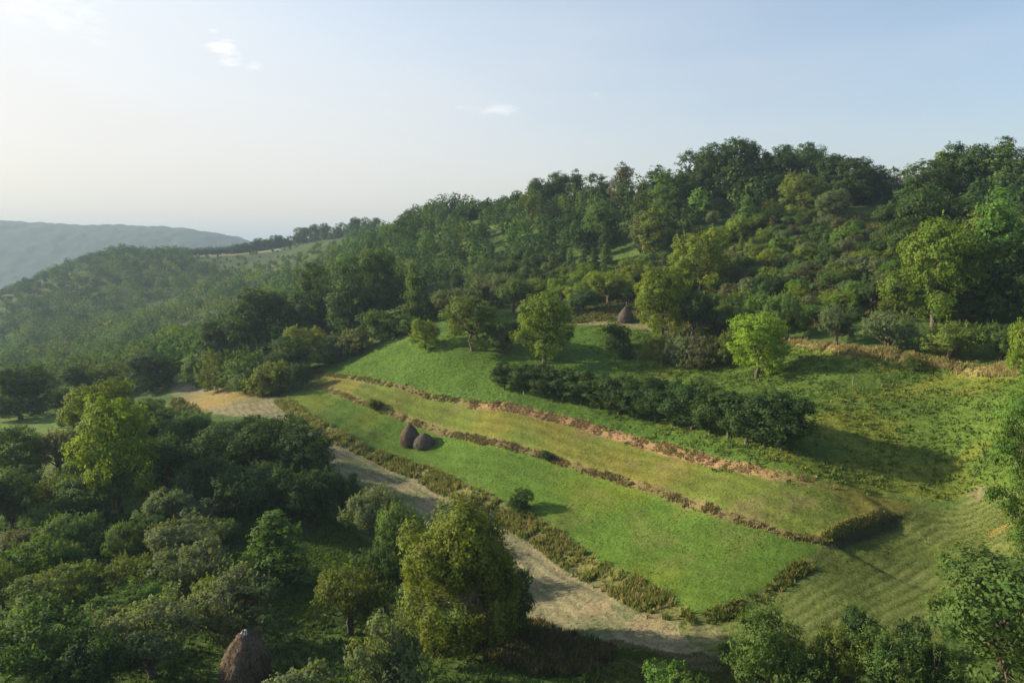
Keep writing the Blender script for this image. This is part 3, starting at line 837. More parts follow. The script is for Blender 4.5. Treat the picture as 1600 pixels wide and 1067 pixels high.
# ---- left hand orchard and its big trees
for (k, u, v, h, w_, t, lb) in [
 ('lime', 188, 800, 182, 116, 'L', "tallest bright lime-green tree on the left, lit from the side"),
 ('lime', 165, 722, 132, 92, 'l', "second lime-green tree just behind the tallest one on the left"),
 ('lime', 235, 690, 66, 62, 'm', "green tree with flat top right of the lime-green pair"),
 ('lime', 268, 690, 50, 56, 'm', "mid green tree beside the yellow dry corner of the hay path"),
 ('plum', 300, 706, 64, 76, 'm', "bushy green tree below the yellow dry corner of the hay path"),
 ('lime', 362, 752, 100, 108, 'd', "dark domed tree at the upper left of the dark thicket by the path"),
 ('lime', 425, 758, 108, 104, 'd', "dark domed tree in the middle of the thicket by the path"),
 ('lime', 478, 772, 112, 92, 'd', "dark domed tree at the path side of the thicket"),
 ('plum', 400, 806, 82, 110, 'd', "low dark tree at the front of the thicket, in its middle"),
 ('plum', 325, 800, 84, 100, 'd', "low dark tree at the front left of the thicket"),
 ('plum', 478, 812, 78, 92, 'd', "low dark tree at the front right of the thicket"),
 ('plum', 262, 774, 92, 92, 'd', "dark tree between the tallest lime-green tree and the thicket"),
 ('bush', 516, 800, 62, 48, 'd', "dark shrub at the lower right corner of the thicket"),
 ('cone', 552, 802, 66, 40, 'm', "small pointed green tree beside the shaded part of the hay path"),
 ('bush', 502, 812, 34, 60, 'm', "low green shrub in the grass under the thicket"),
 ('plum', 584, 850, 88, 84, 'g', "grey-green tree left of the big drooping tree, near the path"),
 ('plum', 625, 900, 120, 86, 'm', "green tree partly hidden by the left side of the big drooping tree"),
 ('plum', 548, 992, 112, 116, 'o', "spreading olive tree with forked trunk in the dark lower orchard"),
 ('plum', 600, 960, 110, 80, 'd', "dark tree in the gap left of the big drooping tree"),
 ('willow', 722, 1012, 242, 172, 'y', "big yellow-olive drooping tree with pale trunk beside the hay path"),
 ('lime', 782, 992, 124, 92, 'd', "dark rounded tree against the hay path right of the big drooping tree"),
 ('cone', 433, 908, 110, 104, 'n', "pyramid shaped light green tree in the orchard clearing"),
 ('plum', 268, 828, 66, 84, 'g', "grey-green orchard tree just left of the grassy clearing"),
 ('plum', 150, 812, 74, 108, 'm', "wide green orchard tree in front of the tallest lime-green tree"),
 ('plum', 110, 862, 62, 92, 'm', "green orchard tree with visible trunk left in the orchard"),
 ('plum', 72, 918, 78, 104, 'n', "fresh green orchard tree near the left edge, above a yellowish one"),
 ('plum', 92, 962, 76, 128, 'o', "broad yellowish orchard tree near the left edge"),
 ('plum', 198, 880, 68, 62, 'm', "upright green orchard tree with a dark stem in the shaded orchard"),
 ('plum', 292, 880, 70, 108, 'g', "grey feathery orchard tree at the left rim of the clearing"),
 ('plum', 212, 934, 66, 86, 'o', "olive orchard tree in the middle of the left orchard"),
 ('plum', 304, 930, 78, 108, 'g', "wide grey-green orchard tree above the dome beside the haystack"),
 ('plum', 208, 975, 54, 112, 'n', "low bright green spiky orchard tree"),
 ('plum', 366, 1006, 110, 122, 'g', "grey domed orchard tree right behind the foreground haystack"),
 ('plum', 236, 1056, 116, 150, 'g', "large grey spiky orchard tree left of the foreground haystack"),
 ('plum', 62, 1080, 134, 156, 'm', "large green orchard tree in the lower left corner"),
 ('plum', 150, 1100, 120, 110, 'd', "dark orchard tree at the bottom edge between two large ones"),
 ('plum', 6, 950, 74, 70, 'o', "yellowish orchard tree cut by the left picture edge"),
 ('plum', 16, 826, 90, 80, 'd', "nearly black tree cut by the left picture edge"),
 ('plum', 28, 880, 52, 66, 'r', "brownish orchard tree near the left picture edge"),
 ('lime', 28, 752, 92, 78, 'm', "tall green tree at the left edge below the small sunlit field"),
 ('plum', 92, 742, 72, 80, 'r', "brownish tree between the left edge and the lime-green pair"),
 ('plum', 96, 800, 62, 70, 'o', "olive tree left of the tallest lime-green tree's foot"),
 ('plum', 250, 850, 50, 60, 'd', "small dark orchard tree behind the grey feathery one"),
 ('plum', 345, 850, 40, 50, 'm', "small green orchard tree on the clearing's upper left edge"),
 ('bush', 614, 1082, 118, 92, 'g', "pale grey-green upright shrub at the bottom edge, left of the pale trunk"),
 ('bush', 468, 1124, 90, 100, 'g', "pale shrub at the bottom edge right of the foreground haystack"),
 ('plum', 1194, 1082, 138, 126, 'm', "green leafy tree at the bottom edge below the mown corner"),
 ('bush', 1252, 1110, 96, 90, 'm', "leafy shrub at the bottom edge right of the green leafy tree"),
 ('bush', 1344, 1012, 66, 54, 'd', "dark round shrub above the bottom right trees"),
 ('bush', 1427, 1026, 64, 40, 'd', "dark upright shrub between bottom trees and the forked oak"),
 ('plum', 1310, 1090, 118, 90, 'o', "olive tree at the bottom edge below the dark round shrub"),
 ('plum', 1385, 1100, 120, 110, 'm', "green tree at the bottom edge below the dark upright shrub"),
 ('plum', 1455, 1110, 110, 90, 'm', "green tree at the bottom edge left of the forked trunk"),
 ('lime', 1558, 1082, 226, 190, 'm', "large spreading tree with forked brown trunk in the lower right corner"),
 ('lime', 1650, 1010, 190, 130, 'm', "green tree cut by the lower right picture edge"),
 ('bush', 1050, 1112, 72, 74, 'n', "low bright green shrub tip at the bottom edge under the mown path"),
 ]:
    T(k, u, v, h, w_, t, lb)
# ---- the wooded hill: trees that stand out
for (k, u, v, h, w_, t, lb) in [
 ('lime', 1458, 510, 168, 112, 'l', "big yellow-green tree lit from the left on the right hand slope"),
 ('tall', 1542, 505, 205, 86, 'n', "tall green tree right of the big yellow-green slope tree"),
 ('oak', 1600, 508, 150, 90, 'd', "dark tree at the right edge behind the upper meadow"),
 ('oak', 1500, 500, 90, 90, 'd', "dark low tree in the shade under the big yellow-green slope tree"),
 ('lime', 1252, 338, 66, 70, 'o', "rounded olive tree below the ridge, above the bushy slope"),
 ('lime', 1300, 350, 54, 52, 'g', "grey-green tree right of the rounded olive one below the ridge"),
 ('cone', 1165, 358, 50, 34, 'n', "small pointed bright green tree on the upper slope"),
 ('bush', 1150, 374, 36, 40, 'l', "light shrub at the foot of the small pointed tree on the slope"),
 ('oak', 1080, 322, 84, 62, 'd', "dark ridge tree, left one of the tall dense group"),
 ('oak', 1112, 322, 94, 58, 'd', "second tree of the tall dense dark group on the ridge"),
 ('oak', 1150, 318, 98, 60, 'd', "highest tree of the tall dense dark group on the ridge"),
 ('oak', 1182, 316, 80, 54, 'b', "fourth tree of the tall dense dark group on the ridge"),
 ('oak', 1212, 316, 86, 56, 'd', "last tree on the right of the tall dense dark ridge group"),
 ('oak', 1264, 308, 82, 60, 'b', "round topped ridge tree behind the rounded olive tree"),
 ('tall', 1238, 312, 64, 44, 'd', "lower ridge tree left of the round topped one"),
 ('oak', 1300, 318, 74, 60, 'd', "flat topped dark ridge tree"),
 ('oak', 1332, 322, 74, 62, 'd', "dark ridge tree right of the flat topped one"),
 ('tall', 1345, 318, 72, 34, 'b', "pointed dark ridge tree above the grassy slope gap"),
 ('oak', 1366, 318, 58, 50, 'd', "low dark ridge tree near the grassy gap"),
 ('tall', 1386, 300, 48, 30, 'b', "small far ridge tree seen against the sky in the gap"),
 ('airy', 1404, 306, 44, 48, 'o', "thin see-through tree with pale stems on the ridge gap"),
 ('oak', 1440, 345, 92, 72, 'd', "dark tree right of the ridge gap"),
 ('tall', 1472, 335, 104, 56, 'm', "tall ridge tree with ragged top right of the gap"),
 ('tall', 1490, 330, 106, 46, 'd', "pointed ridge tree next to the ragged one"),
 ('oak', 1516, 330, 100, 60, 'b', "rounded ridge tree among the right hand ridge trees"),
 ('tall', 1558, 328, 110, 62, 'm', "highest green tree on the right end of the ridge"),
 ('oak', 1592, 330, 94, 60, 'd', "dark ridge tree at the right picture edge"),
 ('oak', 1440, 420, 120, 84, 'd', "dark tree above the big yellow-green slope tree"),
 ('oak', 1400, 400, 80, 66, 'd', "dark tree left of the yellow-green slope tree's top"),
 ('oak', 1500, 420, 110, 80, 'd', "dark tree in the upper right wood"),
 ('tall', 1520, 440, 110, 60, 'o', "olive green tree in the upper right wood"),
 ('oak', 1580, 430, 110, 80, 'm', "mid green tree in the upper right wood by the edge"),
 ('tall', 1025, 330, 70, 46, 'd', "ridge tree left of the tall dense group"),
 ('tall', 1040, 345, 78, 50, 'm', "mid green tree in front of the ridge left of the tall dense group"),
 ('tall', 973, 335, 78, 40, 'r', "pointed brownish ridge tree with a tower shaped top"),
 ('oak', 930, 332, 60, 48, 'd', "dark ridge tree left of the tower shaped one"),
 ('tall', 900, 330, 64, 36, 'd', "pointed ridge tree in the left part of the ridge"),
 ('oak', 872, 330, 60, 44, 'd', "round dark ridge tree in the left part of the ridge"),
 ('oak', 845, 332, 52, 40, 'd', "round dark ridge tree where the skyline begins to drop"),
 ('oak', 775, 335, 50, 60, 'r', "reddish brown topped tree on the descending skyline"),
 ('tall', 1020, 400, 78, 48, 'o', "olive tree on the slope left of the grassy opening"),
 ('oak', 945, 385, 66, 52, 'm', "mid green rounded tree above the grassy opening"),
 ('tall', 1000, 395, 64, 40, 'g', "grey-green tree beside the grassy opening"),
 ('cone', 935, 388, 42, 28, 'm', "small pointed tree at the upper side of the grassy opening"),
 ]:
    T(k, u, v, h, w_, t, lb)

# ---- scattered fill: orchard, bushy slope, forest
def region(pts): return poly(pts)
for uu, vv in ((384, 1075), (384, 1150), (360, 1110), (405, 1110), (384, 1200)):
    q_ = at_base(uu, vv); PLACED.append((q_[0], q_[1], 3.6))
RG = np.random.default_rng(12)
def scatter(P, spacing, tries=9000, far=None):
    x0, y0 = P.min(0); x1, y1 = P.max(0); out = []
    xs = RG.uniform(x0, x1, tries); ys = RG.uniform(y0, y1, tries)
    ok = inpoly(xs, ys, P)
    xs, ys = xs[ok], ys[ok]
    occ = np.array(PLACED)
    pts = np.zeros((0, 2))
    for x, y in zip(xs, ys):
        if len(occ) and (np.hypot(occ[:, 0] - x, occ[:, 1] - y) < occ[:, 2] * .72 + spacing * .35).any(): continue
        if len(pts) and (np.hypot(pts[:, 0] - x, pts[:, 1] - y) < spacing).any(): continue
        pts = np.vstack([pts, (x, y)])
    return pts
def pick(d):
    r = R.random() * sum(d.values())
    for k_, w2 in d.items():
        r -= w2
        if r <= 0: return k_
    return k_
CN = {'l': 'yellow-green', 'L': 'bright lime', 'o': 'olive', 'm': 'mid green', 'd': 'dark green', 'g': 'grey-green', 'b': 'blue-green', 'y': 'yellowish', 'r': 'brownish', 'n': 'fresh green'}
def fill(P, spacing, kinds, tints, Hs, ratio, where, thing_word, group):
    pts = scatter(P, spacing)
    for x, y in pts:
        k_ = pick(kinds); t = pick(tints); H = R.uniform(*Hs)
        yield (k_, x, y, H, H * ratio[k_] * R.uniform(.9, 1.15), t, where, thing_word, group)
RAT = {'oak': .78, 'tall': .5, 'plum': 1.2, 'bush': 1.15, 'cone': .6, 'lime': .9}
cand = []
# bushy slope between the meadow trees and the ridge
P_slope = region([(1000,425),(1060,400),(1130,365),(1200,350),(1290,350),(1380,380),(1400,440),(1400,500),(1250,512),(1150,540),(1100,520),(1000,470),(900,455)])
cand += list(fill(P_slope, 3.6, {'plum': 5, 'bush': 3, 'cone': 1.2}, {'g': 3, 'm': 3, 'o': 2, 'd': 2, 'l': 1, 'r': 1, 'n': 2}, (2.6, 4.8), RAT, "on the bushy slope under the ridge", 'orchard tree', "scrub and orchard trees on the slope"))
P_up = region([(1000,350),(1060,335),(1240,322),(1290,345),(1200,352),(1130,368),(1060,398),(1000,420)])
cand += list(fill(P_up, 4.2, {'plum': 3, 'bush': 4, 'cone': 1.5}, {'m': 3, 'o': 2, 'd': 4, 'g': 2}, (2.2, 4.2), RAT, "on the upper slope below the ridge", 'orchard tree', "scrub on the upper slope"))
P_orch2 = region([(800,460),(850,440),(1000,430),(1000,478),(900,478),(850,470)])
cand += list(fill(P_orch2, 4.5, {'plum': 5, 'cone': 1}, {'l': 3, 'm': 2, 'g': 1}, (4, 5.5), RAT, "in the grove above the poled haystack", 'orchard tree', "light green grove above the haystack"))
P_edge = region([(650,480),(700,450),(790,420),(900,395),(960,370),(960,420),(850,455),(790,478),(700,500),(650,508)])
cand += list(fill(P_edge, 4.2, {'cone': 3, 'tall': 2, 'plum': 2}, {'m': 3, 'g': 3, 'd': 2, 'b': 2}, (4.5, 7.5), RAT, "in the young wood below the dark forest", 'young tree', "young wood at the forest foot"))
# left orchard fill
P_left = region([(0,760),(90,760),(240,800),(330,830),(340,880),(330,960),(400,1060),(380,1120),(0,1150)])
cand += list(fill(P_left, 6.6, {'plum': 4, 'bush': 2}, {'g': 2, 'm': 3, 'o': 2, 'd': 2}, (2.6, 3.8), RAT, "in the shaded left hand orchard", 'orchard tree', "small trees of the left orchard"))
P_left2 = region([(0,745),(110,735),(130,690),(200,650),(280,650),(320,700),(270,760),(100,780),(0,790)])
cand += list(fill(P_left2, 5.0, {'plum': 4, 'lime': 1}, {'r': 1, 'm': 3, 'o': 2, 'd': 2, 'g': 1}, (3.2, 4.8), RAT, "around the left lime-green pair", 'orchard tree', "trees around the lime-green pair"))
P_thk = region([(230,730),(320,690),(450,690),(500,740),(500,800),(400,805),(250,800)])
cand += list(fill(P_thk, 4.6, {'plum': 3, 'lime': 2}, {'d': 4, 'm': 1}, (3.2, 4.4), RAT, "inside the dark thicket by the path", 'orchard tree', "trees of the dark thicket"))
# forest
P_for = region([(560,372),(640,360),(720,345),(850,328),(1000,325),(1060,322),(1240,318),(1240,330),(1080,345),(1040,375),(960,385),(900,400),(790,425),(700,455),(650,485),(600,505),(560,520),(450,560),(400,565),(300,590),(250,600),(190,610),(90,635),(0,655),(0,585),(150,560),(300,530),(450,470),(520,420)])
forest = list(fill(P_for, 6.3, {'oak': 4, 'tall': 2}, {'d': 5, 'm': 4, 'b': 3, 'o': 1, 'n': 1}, (9, 13.5), RAT, "in the dense forest", 'forest tree', "forest"))
P_for2 = region([(1400,345),(1470,345),(1640,345),(1660,500),(1500,500),(1430,450),(1400,400)])
forest = [(c[0], c[1], c[2], c[3], c[4], (pick({'n': 3, 'o': 3, 'm': 3, 'l': 1, 'd': 2}) if c[1] / c[2] < -.3 and R.random() < .7 else c[5])) + c[6:] for c in forest]
forest += list(fill(P_for2, 6.5, {'oak': 4, 'tall': 2}, {'d': 5, 'm': 2, 'b': 2}, (9, 12), RAT, "in the dark wood on the right", 'forest tree', "wood"))
# crest behind the ridge line
def crest(u0, u1, v, dy, n, Hs):
    for i in range(n):
        u = u0 + (u1 - u0) * (i + R.uniform(.1, .9)) / n
        p = at_base(u, np.interp(u, [560, 620, 700, 800, 1000, 1150, 1260, 1400, 1600], [368, 368, 352, 338, 332, 314, 324, 330, 318]))
        if p is None: continue
        r_ = R.uniform(2, dy)
        x, y = p[0] * (1 + r_ / p[1]), p[1] + r_
        H = R.uniform(*Hs)
        k_ = pick({'oak': 3, 'tall': 2})
        yield (k_, x, y, H, H * RAT[k_], pick({'d': 4, 'm': 2, 'b': 2, 'r': .6}), "on the skyline", 'forest tree', "ridge")
forest += list(crest(600, 1060, 0, 14, 44, (7, 10.5)))
forest += list(crest(1060, 1660, 0, 12, 34, (5, 8.5)))
for u_ in np.linspace(600, 1640, 46):
    Yc = float(np.interp(u_, [600, 640, 700, 800, 1000, 1200, 1400, 1600], [545, 312, 300, 273, 242, 215, 203, 179])) + R.uniform(-3, 5)
    xx = float(ray_slope(u_, 330)[0]) * Yc; hh = R.uniform(3, 4.6)
    cand.append(('bush', xx, Yc, hh, hh * 1.9, pick({'d': 3, 'm': 2, 'b': 1}), "under the skyline trees of the ridge", 'shrub', "undergrowth on the ridge"))
for c in cand:
    k_, x, y, H, W, t, where, tw, group = c
    nm = {'bush': 'shrub'}.get(k_, 'tree')
    tree_at(k_, x, y, H, W, t, f"{CN[t]} {'low shrub' if k_=='bush' else ('pointed young tree' if k_=='cone' else ('slim tree' if k_=='tall' else 'small rounded tree'))} {where}", group)
print("trees before forest", NTREE)
forest.sort(key=lambda c: -c[3] / math.hypot(c[1], c[2]))
nf = max(0, 345 - NTREE)
FOR_LAB = {
 'left': ("in the forest left of the yellowish field corner tree", "forest left of the fields"),
 'mid': ("in the dense forest above the field's left corner", "forest on the hill's left flank"),
 'ridge': ("on the skyline of the wooded ridge", "trees on the ridge skyline"),
 'right': ("in the dark wood on the right slope", "wood on the right slope")}
for c in forest[:nf]:
    k_, x, y, H, W, t, where, tw, group = c
    a = x / y
    key = 'ridge' if group == 'ridge' else ('right' if group == 'wood' else ('left' if a < -.33 else 'mid'))
    lab, gr = FOR_LAB[key]
    tree_at(k_, x, y, H, W, t, f"{CN[t]} {'broad' if k_=='oak' else 'narrow'} crowned tree {lab}", gr)
rest = forest[nf:]
print("forest individual", nf, "rest", len(rest))

# ---- far woodland: one mass of small crowns
def sparse_crown(n, rng, H, W):
    d = rng.normal(size=(n, 3)); d /= np.linalg.norm(d, axis=1, keepdims=True)
    lob = rng.normal(size=(6, 3)) * np.array([W * .22, W * .22, H * .16]) + np.array([0, 0, H * .58])
    k = rng.integers(0, 6, n)
    P = lob[k] + d * np.array([W * .27, W * .27, H * .24]) * rng.uniform(.8, 1.05, n)[:, None]
    return P, d + rng.normal(size=(n, 3)) * .14
def far_wood(name, items, leaf, nl, label):
    rng = np.random.default_rng(77)
    protos = [sparse_crown(nl, rng, 1.0, 1.0) for _ in range(8)]
    Vs, cols = [], []
    for (x, y, H, W, t) in items:
        P, Nn = protos[rng.integers(8)]
        a = rng.uniform(0, 6.28); ca, sa = cos(a), sin(a)
        Q = np.c_[(P[:, 0] * ca - P[:, 1] * sa) * W, (P[:, 0] * sa + P[:, 1] * ca) * W, P[:, 2] * H] + np.array([x, y, ground(x, y) - .14 * H])
        M_ = np.c_[Nn[:, 0] * ca - Nn[:, 1] * sa, Nn[:, 0] * sa + Nn[:, 1] * ca, Nn[:, 2] + .2]
        M_ /= np.linalg.norm(M_, axis=1, keepdims=True)
        V, _f = leaf_quads(Q, M_, leaf * math.sqrt(H / 11), rng, .8)
        Vs.append(V)
        c0 = np.array(TINT[t]) * rng.uniform(.8, 1.2)
        cols.append(np.repeat(c0[None] * rng.uniform(.85, 1.15, nl)[:, None], 4, 0))
    V = np.vstack(Vs); n = len(V) // 4
    o = link(name, mesh_from(name, V, faces4=np.arange(4 * n).reshape(n, 4), mats=(TUFT,), attrs={"tint": np.vstack(cols)}))
    tag(o, label, 'woodland', kind='stuff')
far_wood("forest_fill_foliage", [(x, y, H, W, t) for (k_, x, y, H, W, t, *_r) in rest], .75, 520, "trees deeper inside the hill forest that merge into one canopy")
P_open = region([(290,403),(350,392),(420,381),(540,372),(560,385),(545,410),(470,440),(380,445),(330,420)])
def far_items():
    P1 = region([(0,455),(180,404),(290,400),(350,402),(440,400),(520,385),(560,365),(600,372),(560,410),(450,475),(300,520),(150,560),(0,585)])
    its = []
    rng = np.random.default_rng(8)
    x0, y0 = P1.min(0); x1, y1 = P1.max(0)
    # jittered grid
    g = 11.0
    gx, gy = np.meshgrid(np.arange(x0 - 60, x1, g), np.arange(max(y0, 230), y1 + 160, g))
    gx = gx.ravel() + rng.uniform(-4, 4, gx.size); gy = gy.ravel() + rng.uniform(-4, 4, gy.size)
    a = gx / gy
    inside = inpoly(gx, gy, P1)
    # beyond the crest and to the left of the picture as well
    u_est = 800 + a * F
    more = (gy > 640) & (gy < 860) & (a > -.85) & (a < -.16)
    ok = (inside | more) & ~inpoly(gx, gy, P_ridgefield)
    open_ = fbm(gx * .012, gy * .012, 404, 3)
    for x, y, o_ in zip(gx[ok], gy[ok], open_[ok]):
        if o_ > .62 and rng.random() < .75: continue
        H = rng.uniform(7, 14.5); up_ = min(1, max(0, (y - 380) / 250)); t = rng.choice(list('dbdmdbm')) if rng.random() < .35 + .5 * up_ else rng.choice(list('onmlmo'))  # yellow-green tints low down stand in for sunlit patches of the valley
        if inpoly(np.array([x]), np.array([y]), P_open)[0]:
            if rng.random() < .25: continue
            H *= rng.uniform(.35, .6); t = rng.choice(list('nlomn'))
        H *= float(np.interp(x / y, [-.8, -.7, -.58, -.5, -.42, -.36], [.62, .7, 1.0, .85, .5, .45])) if y > 560 else 1
        its.append((x, y, H, H * rng.uniform(.85, 1.15), t))
    for u_ in np.linspace(268, 384, 46):
        Y_ = 703 + rng.uniform(-9, 6); H = rng.uniform(7, 10.5)
        its.append((float(ray_slope(u_, 395)[0]) * Y_, Y_, H, H * rng.uniform(.9, 1.3), rng.choice(list('dbm'))))
    return its
FI = far_items()
print("far trees", len(FI))
far_wood("distant_woodland", FI, 1.15, 230, "hazy woodland covering the ridge in the middle distance")
# row of trees against the sky along the middle ridge
for i, (u, h, w_) in enumerate([(372, 12, 14), (384, 13, 14), (396, 14, 16), (405, 18, 20), (418, 15, 15), (430, 19, 17), (440, 17, 14), (453, 14, 12), (468, 24, 18), (480, 22, 20), (495, 24, 20),
                                (508, 24, 16), (522, 16, 16), (534, 22, 20), (546, 17, 16), (556, 25, 18), (572, 22, 16), (586, 20, 18)]):
    Yc_ = float(np.interp(u, [372, 440, 480, 520, 560, 590], [705, 705, 697, 669, 571, 560])) - 4
    p = np.array([float(ray_slope(u, 390)[0]) * Yc_, Yc_]); s = Yc_ / F
    tree_at('oak', p[0], p[1], (h + 5) * s, w_ * s * 1.1, 'd', f"dark tree number {i+1} from the left in the line against the sky on the far ridge" if False else
            f"{['small','middling','tall'][min(2,(h-12)//5)]} hazy tree in the line against the sky above the far dry field", "line of hazy trees on the far ridge", sink=2.2)

# ------------------------------------------------------------------ grasses and weeds
def tufts(name, XY, hmin, hmax, wid, blades, cols, label, seed, cat='grass', flower=None):
    rng = np.random.default_rng(seed)
    n = len(XY)
    hn = .45 + 1.1 * fbm(XY[:, 0] * .8, XY[:, 1] * .8, 555, 3)
    Z = full_h(XY[:, 0], XY[:, 1])
    rep = np.repeat(np.arange(n), blades); m = len(rep)
    a = rng.uniform(0, 6.28, m); ht = (rng.uniform(hmin, hmax, n) * hn)[rep] * rng.uniform(.6, 1.1, m)
    b = np.c_[XY[rep], Z[rep] - .03] + np.c_[rng.normal(0, wid * .5, (m, 2)), np.zeros(m)]
    out = np.c_[np.cos(a), np.sin(a), np.zeros(m)]
    side = np.c_[-np.sin(a), np.cos(a), np.zeros(m)] * (wid * .28)
    lean = rng.uniform(.1, .8, m)[:, None]
    p1 = b - side; p2 = b + side
    p3 = b + out * lean * ht[:, None] * .5 + np.c_[np.zeros((m, 2)), ht * .6] + side * .9
    p4 = b + out * lean * ht[:, None] * .9 + np.c_[np.zeros((m, 2)), ht] - side * .5
    V = np.stack([p1, p2, p3, p4], 1).reshape(-1, 3)
    if cols is None:
        q = parcels(XY[:, 0], XY[:, 1]); sw_, _p = seg_sd(XY[:, 0], XY[:, 1], SW, 30)
        wob_ = (fbm(XY[:, 0] * .12, XY[:, 1] * .12, 44, 3) - .5) * 1.4
        rg = np.where((q == 5) & (np.abs(sw_) < 29), (.5 + .5 * np.sin((np.where(np.abs(sw_) < 29, sw_, 0) + wob_) * 2 * pi / .95)) * (1.6 * fbm(XY[:, 0] * .3, XY[:, 1] * .3, 71, 3) - .25), 0)
        cols = land_color(XY[:, 0], XY[:, 1], q, rg) * 1.12; ci = rep
    else:
        cols = np.array(cols); ci = rng.integers(0, len(cols), n)[rep]
    if flower is not None:
        fm = flower(XY[:, 0], XY[:, 1])[rep]
        yl = rng.random(m) < fm
        cc = cols[ci]; cc[yl] = np.array([.24, .24, .04])
    else: cc = cols[ci]
    cc = cc * rng.uniform(.75, 1.2, (m, 1))
    o = link(name, mesh_from(name, V, faces4=np.arange(4 * m).reshape(m, 4), mats=(TUFT,), attrs={"tint": np.repeat(cc, 4, 0)}))
    tag(o, label, cat, kind='stuff')
RT = np.random.default_rng(99)
def along(L, n, w0, w1, t0=0, t1=1):
    k = RT.uniform(t0, t1, n) * (len(L) - 1.01); i = k.astype(int); f = (k - i)[:, None]
    P = L[i] * (1 - f) + L[i + 1] * f
    e = L[i + 1] - L[i]; e /= np.linalg.norm(e, axis=1, keepdims=True) + 1e-9
    nrm = np.c_[-e[:, 1], e[:, 0]]
    d = RT.uniform(w0, w1, n)
    cl = fbm(P[:, 0] * .5, P[:, 1] * .5, 123, 3)
    keep = RT.random(n) < sstep(.38, .58, cl) * .9 + .08
    return (P + nrm * d[:, None])[keep]
def inside(P, n, jit=1.5):
    x0, y0 = P.min(0); x1, y1 = P.max(0)
    q = np.c_[RT.uniform(x0, x1, n), RT.uniform(y0, y1, n)]
    jx = q[:, 0] + (fbm(q[:, 0] * .6, q[:, 1] * .6, 601, 3) - .5) * jit; jy = q[:, 1] + (fbm(q[:, 0] * .6, q[:, 1] * .6, 602, 3) - .5) * jit
    return q[inpoly(jx, jy, P)]
tufts("lower_bank_weeds", along(B1, 7500, -1.9, 1.0, .02), .2, .8, .2, 8, [(.26, .25, .075), (.18, .22, .055), (.31, .26, .10), (.13, .18, .04), (.21, .24, .06)], "tall olive and straw weeds on the bank beside the hay path", 1, 'weeds')
tufts("strip_end_weeds", along(B1e, 900, -.9, .5, 0, .75), .2, .55, .2, 7, [(.13, .15, .03), (.2, .19, .05), (.09, .13, .03)], "weeds on the right end of the lower grass strip", 2, 'weeds')
tufts("middle_bank_weeds", along(B2, 3200, -.6, .4, .02), .1, .45, .18, 7, [(.25, .19, .10), (.20, .17, .07), (.15, .18, .05), (.28, .22, .11)], "brown dry weeds on the bank between the two grass strips", 3, 'weeds')
tufts("cut_straw", along(B3, 3600, -1.0, .6, TRED, .99), .08, .25, .25, 7, [(.34, .22, .12), (.27, .2, .10), (.38, .28, .16), (.2, .2, .07)], "reddish cut straw lying along the bank under the fruit tree row", 4, 'straw')
tufts("upper_bank_weeds", along(B3, 1400, -.5, .5, .0, TRED + .05), .15, .4, .2, 7, [(.2, .16, .07), (.13, .15, .04)], "dry weeds at the left end of the uppermost bank", 5, 'weeds')
tufts("tall_dry_grass", along(TALL, 5200, -.4, 1.9, .1, 1), .35, .75, .14, 8, [(.38, .32, .14), (.32, .28, .12), (.43, .36, .17), (.22, .24, .08)], "straw coloured tall grass along the top of the meadow", 6, 'grass')
tufts("corner_edge_grass", along(B2e, 500, .1, 1.0), .1, .3, .14, 7, [(.26, .25, .07), (.2, .2, .05)], "yellow grass fringe on the corner of the upper strip", 7, 'grass')
mq = inside(P_meadow, 42000, 6.0); mq = mq[mq[:, 0] > 12 + 6 * RT.random(len(mq))]
sdm = fbm(mq[:, 0] * .35, mq[:, 1] * .35, 222, 3); mq = mq[sdm > .4]
FLW = lambda x, y: .22 * sstep(.48, .62, fbm(x * .1, y * .22, 81, 4)) * sstep(14, 24, x)
tufts("meadow_weeds", mq, .12, .42, .3, 5, [(.11, .18, .03), (.09, .165, .027), (.15, .20, .038), (.12, .175, .05)], "uneven green weeds with yellow flowers over the right part of the meadow", 8, 'weeds', FLW)
tufts("lower_field_grass", inside(P_low, 190000), .03, .08, .15, 3, None, "short bright green grass of the lower strip", 21, 'grass')
tufts("upper_field_grass", inside(P_mid, 160000), .03, .08, .15, 3, None, "short yellowish green grass of the upper strip", 22, 'grass')
tufts("meadow_grass", inside(P_meadow, 240000), .04, .12, .16, 3, None, "green grass of the hillside meadow", 23, 'grass')
tufts("mown_grass_stubble", inside(P_mown, 110000), .03, .08, .14, 3, None, "short stubble of the mown corner", 24, 'grass')
P_orfl = region([(0,760),(330,800),(520,815),(560,830),(600,870),(640,1000),(830,985),(940,1010),(980,1067),(960,1130),(0,1150)])
tufts("orchard_grass", inside(P_orfl, 26000), .12, .4, .26, 5, [(.075, .135, .028), (.095, .155, .034), (.065, .115, .024), (.11, .14, .04)], "dark uncut grass under the orchard trees", 9, 'grass')
P_sl2 = region([(880,505),(900,455),(1000,420),(1130,360),(1290,340),(1400,330),(1420,500),(1250,520),(1100,560),(1000,505)])
P_clear = region([(350,800),(520,800),(570,840),(520,930),(470,975),(400,910),(340,850)])
tufts("clearing_grass", inside(P_clear, 14000), .12, .35, .22, 5, [(.085, .165, .03), (.11, .18, .035), (.14, .19, .04)], "bright grass of the orchard clearing round the pyramid shaped tree", 27, 'grass')  # meadow green, brightened so the clearing's sunlight sits in the blade colour
tufts("slope_grass", inside(P_sl2, 22000), .2, .7, .35, 5, [(.09, .12, .03), (.2, .16, .06), (.07, .1, .025), (.14, .14, .04)], "rough grass between the bushes of the slope", 10, 'grass')
P_wd = region([(770,945),(820,965),(880,990),(950,1015),(965,1030),(930,1055),(840,1060),(760,1030),(740,960)])
